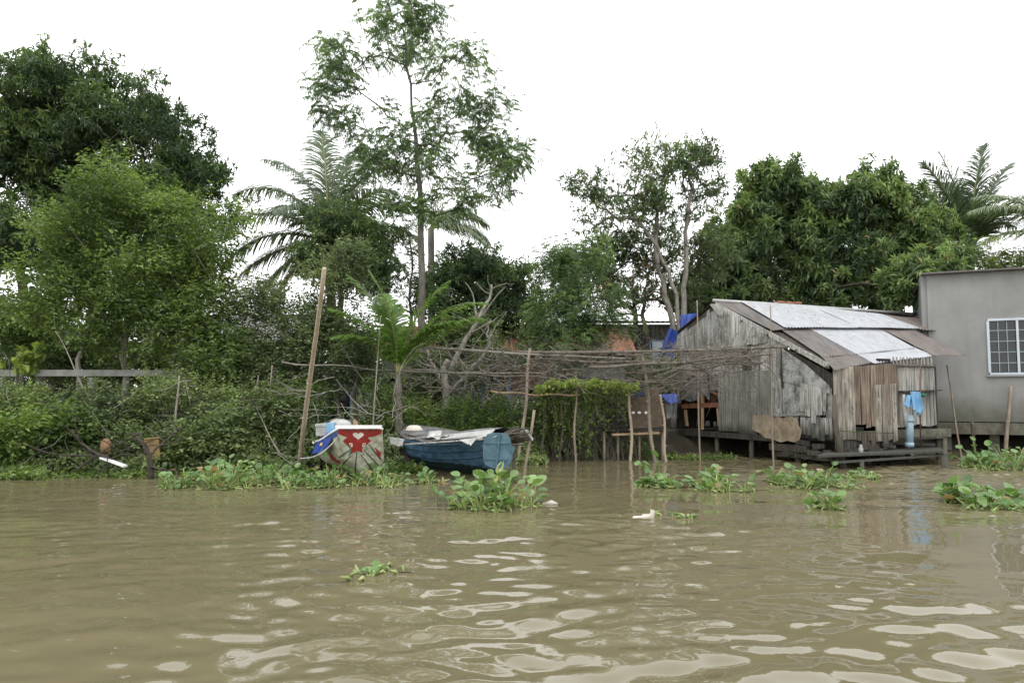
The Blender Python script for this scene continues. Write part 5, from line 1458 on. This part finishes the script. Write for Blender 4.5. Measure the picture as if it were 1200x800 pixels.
shrub('low bush beside the brown mooring stake', 640, 488, 32, 24, 21.4, SC, 'leaf_grass', ns=9, seed=72, tint=.25)
shrub('low bush below the young palm trunk', 490, 490, 34, 22, 20.6, SC, 'leaf_grass', ns=9, seed=73, tint=.3)
shrub('dull shrub on the skyline left of the pale-trunked tree', 650, 440, 34, 22, 25, SC, 'leaf_scrub', ns=9, seed=74, tint=.2)
shrub('dark twiggy bush behind the coop', 770, 440, 34, 24, 23.2, SC, 'leaf_scrub', ns=9, seed=75, tint=.1)
shrub('dark bush between the bamboo pole and the grey tin house', 285, 420, 40, 44, 21, SC, 'leaf_scrub', ns=15, seed=76, tint=.3)

shrub('leafy dark bush before the wall of the house with blue doors', 505, 440, 34, 30, 23.5, SC, 'leaf_scrub', ns=12, seed=77, tint=.15, sr=.5)
shrub('straggly bush between the dead tree and the brick wall', 572, 432, 32, 30, 23.6, SC, 'leaf_scrub', ns=10, seed=78, tint=.2, sr=.45)
shrub('mottled grey-green bush high behind the dead limbs', 545, 395, 48, 26, 25, dict(SC, L=.12), 'leaf_scrub', ns=14, seed=79, tint=.15, sr=.6)
shrub('leafy bush beside the slim white column', 628, 398, 28, 26, 24.6, dict(SC, L=.11), 'leaf_scrub', ns=9, seed=80, tint=.1, sr=.5)
shrub('pale twiggy bush below the grey tin roof', 262, 425, 40, 36, 23, dict(SC, L=.11), 'leaf_pale', ns=14, seed=85, tint=.2, sr=.5)
shrub('green bush behind the concrete rail', 130, 425, 90, 36, 23, dict(SC, L=.12), 'leaf_scrub', ns=26, seed=86, tint=.15, sr=.6)
shrub('bright leafy sprawl over the bank left of the fallen branch', 40, 510, 70, 26, 17.6, dict(SC, L=.13), 'leaf_grass', ns=18, seed=87, tint=.2, sr=.36)
shrub('low leafy bush in front of the dense dark shrub', 255, 515, 50, 24, 17.8, dict(SC, L=.12), 'leaf_scrub', ns=12, seed=88, tint=.2, sr=.36)

# broad leaves and creepers hanging over the edge of the bank: ground cover nobody could count
def cover_stuff(name, label_pts, mat, L, w_, seed, kindname='undergrowth'):
    r = np.random.default_rng(seed); Lv = Leaves()
    for (px0, px1, Y0, Y1, h0, h1, n, tint) in label_pts:
        X = r.uniform(0, 1, n); px = px0 + (px1-px0)*X; Y = r.uniform(Y0, Y1, n)
        x = (px - 600)/F*Y; g_ = gz_arr(x, Y)
        hh = (h0 + (h1-h0)*X) * (.55 + .45*np.sin(x*2.1+seed)*np.sin(Y*3+x*.8)) 
        z = np.maximum(g_, .02) + hh * r.random(n)**1.3
        b = np.stack([x, Y, z], 1); 
        d = nrm(r.normal(size=(n,3)) + [0,-.3,.1]); u = nrm(r.normal(size=(n,3))*.4 + [0,-.25,1])
        LL = L*r.uniform(.5,1.2,n); Lv.add(b, d, u, LL, LL*w_, np.clip(tint + r.normal(size=n)*.2 + .15*np.sin(x*3), 0, 1), .2)
    o = Lv.build(name, mat); o['kind'] = 'stuff'; return o
cover_stuff('undergrowth', [(-60,190,16.8,18.6,.55,.5,9000,.3),(180,360,17.2,19,.6,.7,7000,.3),(340,470,17.9,20,.6,.5,5000,.25),(460,640,19.4,21.8,.45,.3,7000,.45),(620,760,21.8,23.5,.35,.3,3500,.3)], M['leaf_scrub'], .13, .6, 81)
cover_stuff('grass', [(430,600,19.6,21.5,.55,.5,9000,.5),(560,700,21.2,23,.5,.4,5000,.4),(-60,400,18.5,22,.7,.7,9000,.3)], M['leaf_grass'], .30, .07, 82)
cover_stuff('hedge_mass', [(-160,420,30,33,6.0,4.2,26000,.15),(400,860,31,34,4.2,3.6,24000,.15),(850,1110,34,37,6.6,5.6,16000,.2),(1060,1300,36,39,3,3,5000,.15)], M['leaf_dark'], .36, .5, 83)
cover_stuff('creeping_water_plants', [(-60,60,15.9,16.9,.22,.30,1500,.4),(60,200,16.3,17.1,.10,.12,500,.4),(440,500,17.3,18.6,.25,.2,900,.3),(590,640,20.3,21,.12,.1,250,.5),(650,700,21.2,21.8,.12,.1,160,.5),(755,860,21.0,21.7,.10,.12,450,.45)], M['leaf_grass'], .13, .65, 84)

# ------------------------------------------------------------------ vine on its frame
root = thing('climbing_vine', 'leafy yellow-green vine sprawling over stakes under the trellis', 'vine', P(690, 530, 21.6))
rv = np.random.default_rng(90); Lv = Leaves(); mb = MB()
n = 5200; px = rv.uniform(628, 748, n); Y = rv.uniform(19.6, 22.6, n)
top = np.interp(px, [628, 650, 700, 748], [452, 446, 446, 450]) + 2*np.sin(px*.25)
b = np.array([P(a, t_, y) for a, t_, y in zip(px, top + rv.exponential(2.5, n), Y)])
Lv.add(b, rdir(n, rv) + [0,-.4,-.2], nrm(rv.normal(size=(n,3))*.5 + [0,-.3,1]), .085*rv.uniform(.6,1.3,n), .06, np.clip(.65 + rv.normal(size=n)*.2, 0, 1), .2)  # top leaves tinted up: light from above is put into their colour
for i in range(150):
    px_ = rv.uniform(628, 740); y_ = rv.uniform(20.5, 22.3); a = P(px_, 449, y_); L = rv.uniform(.5, 1.7) * (1.2 if px_ < 700 else .8)
    pts = [a + A(.05*math.sin(k*.9+i), .03*math.cos(k*1.3+i), -L*k/8) for k in range(9)]
    mb.tube(pts, .006, 4, cap=False)
    m = int(L*26); s = rv.random(m); b = a + np.stack([.05*np.sin(s*8*.9+i), .03*np.cos(s*8*1.3+i), -L*s], 1) + rv.normal(size=(m,3))*.05
    Lv.add(b, rdir(m, rv)*A(1,1,.4) + [0,-.2,-.7], nrm(rv.normal(size=(m,3))*.5 + [0,-.8,.5]), .09*rv.uniform(.6,1.3,m), .06, np.clip(.28 + rv.normal(size=m)*.18 - .1*s, 0, 1), .2)  # hanging leaves tinted lower, a little more so towards the ends
for px_, py_, py2 in ((643,452,530),(655,452,528),(688,452,530),(702,450,520),(726,450,515)):
    a = P(px_, py_, 21.4); c2 = a.copy(); c2[2] = -.2; mb.tube([c2, a], .022, 6)
mb.tube([P(626,449,20.8), P(750,449,20.9)], .03, 6); mb.tube([P(632,447,22.2), P(752,447,22.2)], .03, 6)
mb.build('stems', M['twig'], root); Lv.build('leaves', M['leaf_vine'], root)

# hanging roots on the dark bank under the vine
mb = MB(); rr = np.random.default_rng(91)
for i in range(150):
    px_ = rr.uniform(622, 742); Y = rr.uniform(21.0, 21.5); a = P(px_, rr.uniform(490, 503), Y + .2); c2 = A(a[0] + rr.normal()*.25, Y - .25, -.05)
    mb.tube([a, (a+c2)/2 + rr.normal(size=3)*.04, c2], [.014, .012, .006], 4, cap=False)
o = mb.build('roots', M['twig']); o['kind'] = 'stuff'

# ------------------------------------------------------------------ fallen branches and flotsam at the left bank
root = thing('fallen_branch', 'dark fallen branch sprawling from the left bank into the water', 'branch', W(150, 548))
mb = MB(); rr = np.random.default_rng(95)
def fb(mb, pts, r0, r1, subs=6):
    q = [P(*p) for p in pts]; K = 16; o_ = []
    for i in range(K+1):
        s = i/K*(len(q)-1); k = min(len(q)-2, int(s)); o_.append(q[k]*(1-(s-k)) + q[k+1]*(s-k) + rr.normal(size=3)*.015)
    mb.tube(o_, [r0 + (r1-r0)*i/K for i in range(K+1)], 7)
    for j in range(subs):
        k = rr.integers(2, K); p = o_[k]; d = unit(rr.normal(size=3)*A(1,.5,.7) + A(0,-.1,.2)); pp = [p]; L = rr.uniform(.3, 1.1)
        for i in range(6): d = unit(d + rr.normal(size=3)*.2); p = p + d*L/6; pp.append(p)
        mb.tube(pp, [r0*.35*(1-.8*i/6)+.004 for i in range(7)], 4)
fb(mb, [(60,478,17.6),(85,508,17.0),(110,530,16.6),(140,542,16.5)], .035, .025, 6)
fb(mb, [(20,520,16.8),(70,533,16.7),(120,535,16.6),(165,520,16.9),(205,500,17.4)], .022, .012, 6)
fb(mb, [(90,550,16.4),(110,537,16.6),(120,530,16.9)], .03, .02, 3)
mb.build('limbs', M['bark_dark'], root)
root = thing('snag', 'black forked snag standing at the water edge beside a yellow box', 'branch', W(176, 551))
mb = MB(); fb(mb, [(177,560,16.3),(175,535,16.35),(168,520,16.4),(153,508,16.5)], .065, .03, 4); fb(mb, [(175,532,16.4),(195,515,16.8),(215,500,17.2)], .03, .015, 5)
mb.build('limbs', M['bark_dark'], root)
mb = MB(); rr = np.random.default_rng(96)
for i in range(90):
    px_ = rr.choice([rr.uniform(0, 330), rr.uniform(300, 470)]); Y = rr.uniform(16.9, 19.0); a = P(px_, 500, Y); a[2] = rr.uniform(.15, 2.2); p = a; d = unit(rr.normal(size=3)*A(1,.6,.7)); pp = [p]; L = rr.uniform(.4, 1.5)
    for k in range(6): d = unit(d + rr.normal(size=3)*.22); p = p + d*L/6; pp.append(p)
    mb.tube(pp, [rr.uniform(.006,.014)*(1-.8*k/6)+.002 for k in range(7)], 4, cap=False)
o = mb.build('dry_twigs', M['twig_pale']); o['kind'] = 'stuff'
# pale slanting saplings
stake('bare_stick', 'long pale bare stick slanting over the left shrubs', P(118,480,18.2), P(62,390,18.6), .022, .008, M['twig_pale'], 'stick', sink=.3, bend=.08, group=None)
stake('bare_stick', 'pale bare stick slanting left of the bamboo pole foot', P(322,520,17.6), P(300,480,18.0), .022, .010, M['twig_pale'], 'stick', sink=.3, group=None)
stake('bare_stick', 'mottled pale stick hanging upright in the shrubs left of the red-bowed boat', P(206,500,17.6), P(209,440,17.7), .028, .02, M['twig_pale'], 'stick', sink=.3, group=None)
for x0,y0,x1,y1,lab in ((296,478,302,440,'short pale stick in the shrubs right of the grey tin house'),(312,500,318,428,'thin brown stem beside the bamboo pole'),(437,520,445,370,'tall thin pale pole left of the young palm')):
    stake('bare_stick', lab, P(x0,y0,18.6), P(x1,y1,18.8), .022, .014, M['twig_pale'] if 'pale' in lab else M['bamboo_grey'], 'stick', sink=.3, group=None)
c = W(124, 549) + A(0,.6,.35)
c = P(124, 523, 17.0); mb = MB(); mb.smooth = True
mb.grid(lambda u, v: c + A(.12*math.cos(6.283*u), .10*math.sin(6.283*u), 0)*math.sin(math.pi*v)**.8 + ZZ*.17*math.cos(math.pi*v)*(1+.1*math.sin(6.283*u)), 18, 10)
tag(mb.build('coconut_husk', M['husk'], loc=c), 'orange-brown coconut husk caught in the fallen branch', 'husk')
mb = MB(); mb.bar(P(119,536,16.6), P(147,546,16.3), .10, .04); tag(mb.build('board', M['white_paint'], loc=P(133,541,16.45)), 'white board end lying across the fallen branch', 'board')
M['ochre'] = m_plain('ochre_board', (.16,.11,.045), (.27,.19,.08), (5,5,5), .8)
mb = MB(); mb.box(P(180,526,17.2), (.30,.26,.44), (unit(A(1,.2,.1)), unit(A(-.2,1,0)), unit(A(-.1,0,1)))); mb.box(P(180,513,17.2), (.33,.29,.03), (unit(A(1,.2,.1)), unit(A(-.2,1,0)), unit(A(-.1,0,1)))); tag(mb.build('carton', M['ochre'], loc=P(180,535,17.2)), 'faded yellow carton on the bank behind the black snag', 'box')

# ------------------------------------------------------------------ water hyacinths
GH = 'water hyacinth clumps floating on the river'
def disc(mb, c, d, up, r0, r, cup=.25):
    """rounded glossy blade, cupped, point at the tip"""
    sd = unit(np.cross(d, up)); up = np.cross(sd, d); N_ = 10; vs = []; b0 = len(mb.v)
    cc_ = c + d * r0 * .95; vs.append(cc_ - up * r0 * cup * .5)
    for ring, rr_ in ((0, .55), (1, 1.0)):
        for k in range(N_):
            t = 2*math.pi*k/N_; l = rr_ * r0 * (1.0 - .12*abs(math.sin(t))); w_ = rr_ * r0 * .92
            p = cc_ - d * l * math.cos(t) * (1.05 if math.cos(t) < 0 else .95) + sd * w_ * math.sin(t)
            p = p + up * (r0 * cup * (rr_**2) * (.5 + .6*abs(math.sin(t))) - r0 * .22 * rr_ * max(0, -math.cos(t))) + up * r.normal() * r0 * .03
            vs.append(p)
    fs = [(0, 1 + k, 1 + (k+1) % N_) for k in range(N_)] + [(1+k, 1+N_+k, 1+N_+(k+1) % N_, 1+(k+1) % N_) for k in range(N_)]
    mb.add(vs, fs); return len(vs)
def hyacinth(label, px, py, rx, depth, n, h, lr, seed, tint=.4, z0=0, extra=(), dead=.0):
    r = np.random.default_rng(seed); c = W(px, py); rxm = rx * c[1] / F
    root = thing('water_hyacinth', label, 'water plant', c, GH)
    lf = MB(); st = MB(); lf.smooth = True; tl = []; ts = []
    n = int(n * 1.4); lr *= .86; h *= 1.25; depth *= 1.5
    ros = max(2, n // 5)
    rc = [(c + A(r.uniform(-1, 1) * rxm, r.uniform(-1, 1) * depth, 0)) for _ in range(ros)]
    items = []; fac = r.uniform(.45, 1.25, ros)
    for i in range(n):
        ri = r.integers(ros); q = rc[ri]; a = r.uniform(0, 6.283); e = fac[ri] * max(.12, abs(1 - ((q[0]-c[0])/max(rxm, .01))**2 * .5))
        hh = h * e * r.uniform(.35, 1.05); lean = r.uniform(.25, 1.0)
        items.append((q + A(math.cos(a), math.sin(a), 0)*.02, a, hh, lean, lr * r.uniform(.55, 1.15), np.clip(tint + r.normal()*.22, 0, 1)))
    for (ex, ey, eh, ea, er, et) in extra:
        er *= .78; eh *= .85; q = W(ex, ey); items.append((q, R(ea), eh, .15, er, et))
    for (q, a, hh, lean, rl, t) in items:
        o = A(math.cos(a), math.sin(a), 0); pts = []
        for k in range(5):
            s = k/4; pts.append(q + o * hh * lean * (s**1.6) * .8 + ZZ * (hh * (s - .18*lean*s*s) - .03))
        nv0 = len(st.v); st.tube(pts, [.013, .015, .012, .009, .007], 5, cap=False); ts += [float(np.clip(t + .1, 0, 1))] * (len(st.v) - nv0)
        d = unit(o * (.5 + .9*lean) + ZZ * (1.0 - .9*lean) + r.normal(size=3)*.25)
        up = unit(ZZ * .9 - o * .5 + A(0, -.25, 0) + r.normal(size=3)*.3)
        nv0 = len(lf.v); disc(lf, pts[-1], d, up, rl, r, r.uniform(.1, .5)); tl += [float(t)] * (len(lf.v) - nv0)
    # low rosettes, bulbs and stubs at the waterline
    for i in range(int(n * .9)):
        q = rc[r.integers(ros)] + A(r.normal()*.12, r.normal()*.10, 0); a = r.uniform(0, 6.283)
        o = A(math.cos(a), math.sin(a), 0); nv0 = len(st.v)
        st.tube([q - ZZ*.02, q + o*.05 + ZZ*.03, q + o*r.uniform(.08,.16) + ZZ*r.uniform(.0,.08)], [.014, .020, .006], 5); ts += [float(np.clip(.5+r.normal()*.25, 0, 1))] * (len(st.v) - nv0)
        if r.random() < .7:
            nv0 = len(lf.v); disc(lf, q + ZZ*.02, unit(o + ZZ*.15), unit(ZZ + r.normal(size=3)*.2), lr*r.uniform(.35,.7), r, .1); tl += [float(np.clip(tint + .1 + r.normal()*.25, 0, 1))] * (len(lf.v) - nv0)
    for mb_, nm, mt, tt in ((lf, 'leaves', M['leaf_hyacinth'], tl), (st, 'stalks', M['stalk'], ts)):
        o = mb_.build(nm, mt, root); at = o.data.attributes.new('tint', 'FLOAT', 'POINT'); at.data.foreach_set('value', np.array(tt, np.float32))
    return root
r = rng
_d = disc
def disc(mb, c, d, up, r0, r_, cup=.25):
    global r
    r = r_; return _d(mb, c, d, up, r0, r_, cup)
hyacinth('largest hyacinth mat, around the foot of the bamboo pole', 285, 566, 74, .75, 270, .34, .085, 101, extra=((268,560,.52,90,.09,.5),(255,560,.4,120,.1,.2)))
hyacinth('thick dark hyacinth mat below the left bank, behind the largest mat', 235, 553, 40, .5, 90, .26, .08, 102, tint=.2)
hyacinth('hyacinth mat under the red painted bow', 418, 566, 56, .55, 170, .28, .075, 103, tint=.4, extra=((384,566,.62,160,.13,.15),(396,566,.38,-60,.12,.4)))
hyacinth('very small hyacinth sprig between the two boats', 500, 565, 9, .2, 20, .20, .07, 104, tint=.4)
hyacinth('hyacinth clump with the curled yellow stalk before the blue boat', 577, 592, 58, .5, 78, .40, .115, 105, tint=.5, extra=((625,590,.36,10,.17,.7),(618,590,.42,60,.12,.9),(520,590,.34,170,.12,.1),(512,592,.24,190,.11,.15),(540,590,.42,100,.12,.2),(565,590,.46,80,.13,.2)))
hyacinth('hyacinth clump with one tall round leaf, before the coop', 770, 568, 16, .3, 40, .30, .095, 106, tint=.4, extra=((775,568,.66,175,.13,.15),(758,568,.3,180,.12,.3)))
hyacinth('spiky hyacinth clump between the tall-leaved clump and the shack corner', 846, 573, 24, .35, 60, .34, .09, 107, tint=.4, extra=((842,573,.5,100,.09,.5),(880,574,.22,0,.11,.3)))
hyacinth('long hyacinth clump before the near corner of the shack', 946, 568, 34, .5, 110, .32, .085, 108, tint=.4)
hyacinth('single small hyacinth with one upright leaf, below the long clump', 966, 595, 16, .15, 16, .20, .09, 109, tint=.4)
hyacinth('low flat hyacinth sprig beside the landing', 1015, 560, 15, .2, 30, .12, .06, 110, tint=.5)
hyacinth('tall leafy hyacinth clump before the cement house piers', 1176, 548, 42, .6, 130, .42, .10, 111, tint=.3, extra=((1145,545,.75,110,.11,.2),(1160,545,.6,60,.12,.3)))
hyacinth('broad-leaved hyacinth clump at the right edge, nearest of the two there', 1166, 592, 40, .4, 78, .32, .11, 112, tint=.3)
hyacinth('lone hyacinth sprig drifting nearest to the viewer', 446, 672, 11, .1, 12, .12, .055, 113, tint=.6)
hyacinth('thin dead-looking hyacinth shreds drifting beside the foam scrap', 795, 605, 26, .1, 9, .05, .04, 114, tint=.8)
# curled yellow stalk
root = thing('curled_leaf', 'curled yellow-green wilted leaf on a thick stalk, upright in the hyacinths', 'leaf', W(592, 590))
mb = MB(); a = W(592, 590); Y = a[1]
mb.tube([a, P(587,566,Y), P(582,551,Y), P(584,545,Y), P(588,541,Y)], [.028,.022,.018,.014,.008], 7)
mb.smooth = True
mb.grid(lambda u, v: P(576 + 14*v + 4*u*math.sin(3*v), 565 - 24*v + 7*u, Y) + A(0, .05*math.sin(6*u+3*v), .02*math.sin(14*v)), 6, 14)
o = mb.build('blade', M['stalk'], root); at = o.data.attributes.new('tint', 'FLOAT', 'POINT'); at.data.foreach_set('value', np.full(len(o.data.vertices), .8, np.float32))
# floating scraps
rr = np.random.default_rng(120); Lv = Leaves(); n = 70
pxs = rr.uniform(0, 1200, n); pys = 548 + 110 * rr.random(n)**1.8
b = np.array([W(a, b_) for a, b_ in zip(pxs, pys)]); b[:, 2] = water_z(b[:, 0], b[:, 1]) + .006
Lv.add(b, rdir(n, rr)*A(1,1,.05), nrm(rr.normal(size=(n,3))*.15 + [0,0,1]), rr.uniform(.02,.07,n), rr.uniform(.01,.03,n), rr.uniform(.2,1,n), .05)
o = Lv.build('floating_bits', M['leaf_grass']); o['kind'] = 'stuff'
c = W(762, 606); mb = MB(); rr = np.random.default_rng(99)
mb.prism([c + A(-.02,0,-.01), c + A(.06,.02,-.01), c + A(.07,.03,.09), c + A(.02,.03,.10), c+A(.01,.02,.05)], A(0,.05,0))
mb.prism([c + A(-.13,0,-.01), c + A(.02,.02,-.01), c + A(.01,.06,.035), c+A(-.09,.06,.03)], A(0,.05,0))
mb.prism([c + A(-.25,.02,-.005), c + A(-.1,.0,-.005), c + A(-.1,.04,.015), c+A(-.22,.04,.01)], A(0,.03,0))
tag(mb.build('foam_scrap', M['foam'], loc=c), 'broken piece of pale foam floating in mid river', 'litter')
c = W(646, 591); mb = MB(); mb.smooth = True; mb.tube([c+A(-.14,0,.01), c+A(0,0,.03), c+A(.10,.03,.01)], [.02,.045,.015], 8)
tag(mb.build('floating_bottle', M['foam'], loc=c), 'pale plastic scrap at the right end of the yellow-stalk hyacinth clump', 'litter')
c = W(470, 671); mb = MB(); mb.tube([c+A(-.08,0,0), c+A(.02,0,.01), c+A(.10,.01,0)], [.004,.006,.003], 5)
tag(mb.build('floating_twig', M['bark_dark'], loc=c), 'short twig floating beside the lone drifting sprig', 'twig')
print('LEAVES', sum(t[2] for t in TREES)); [print('  ', t) for t in TREES]
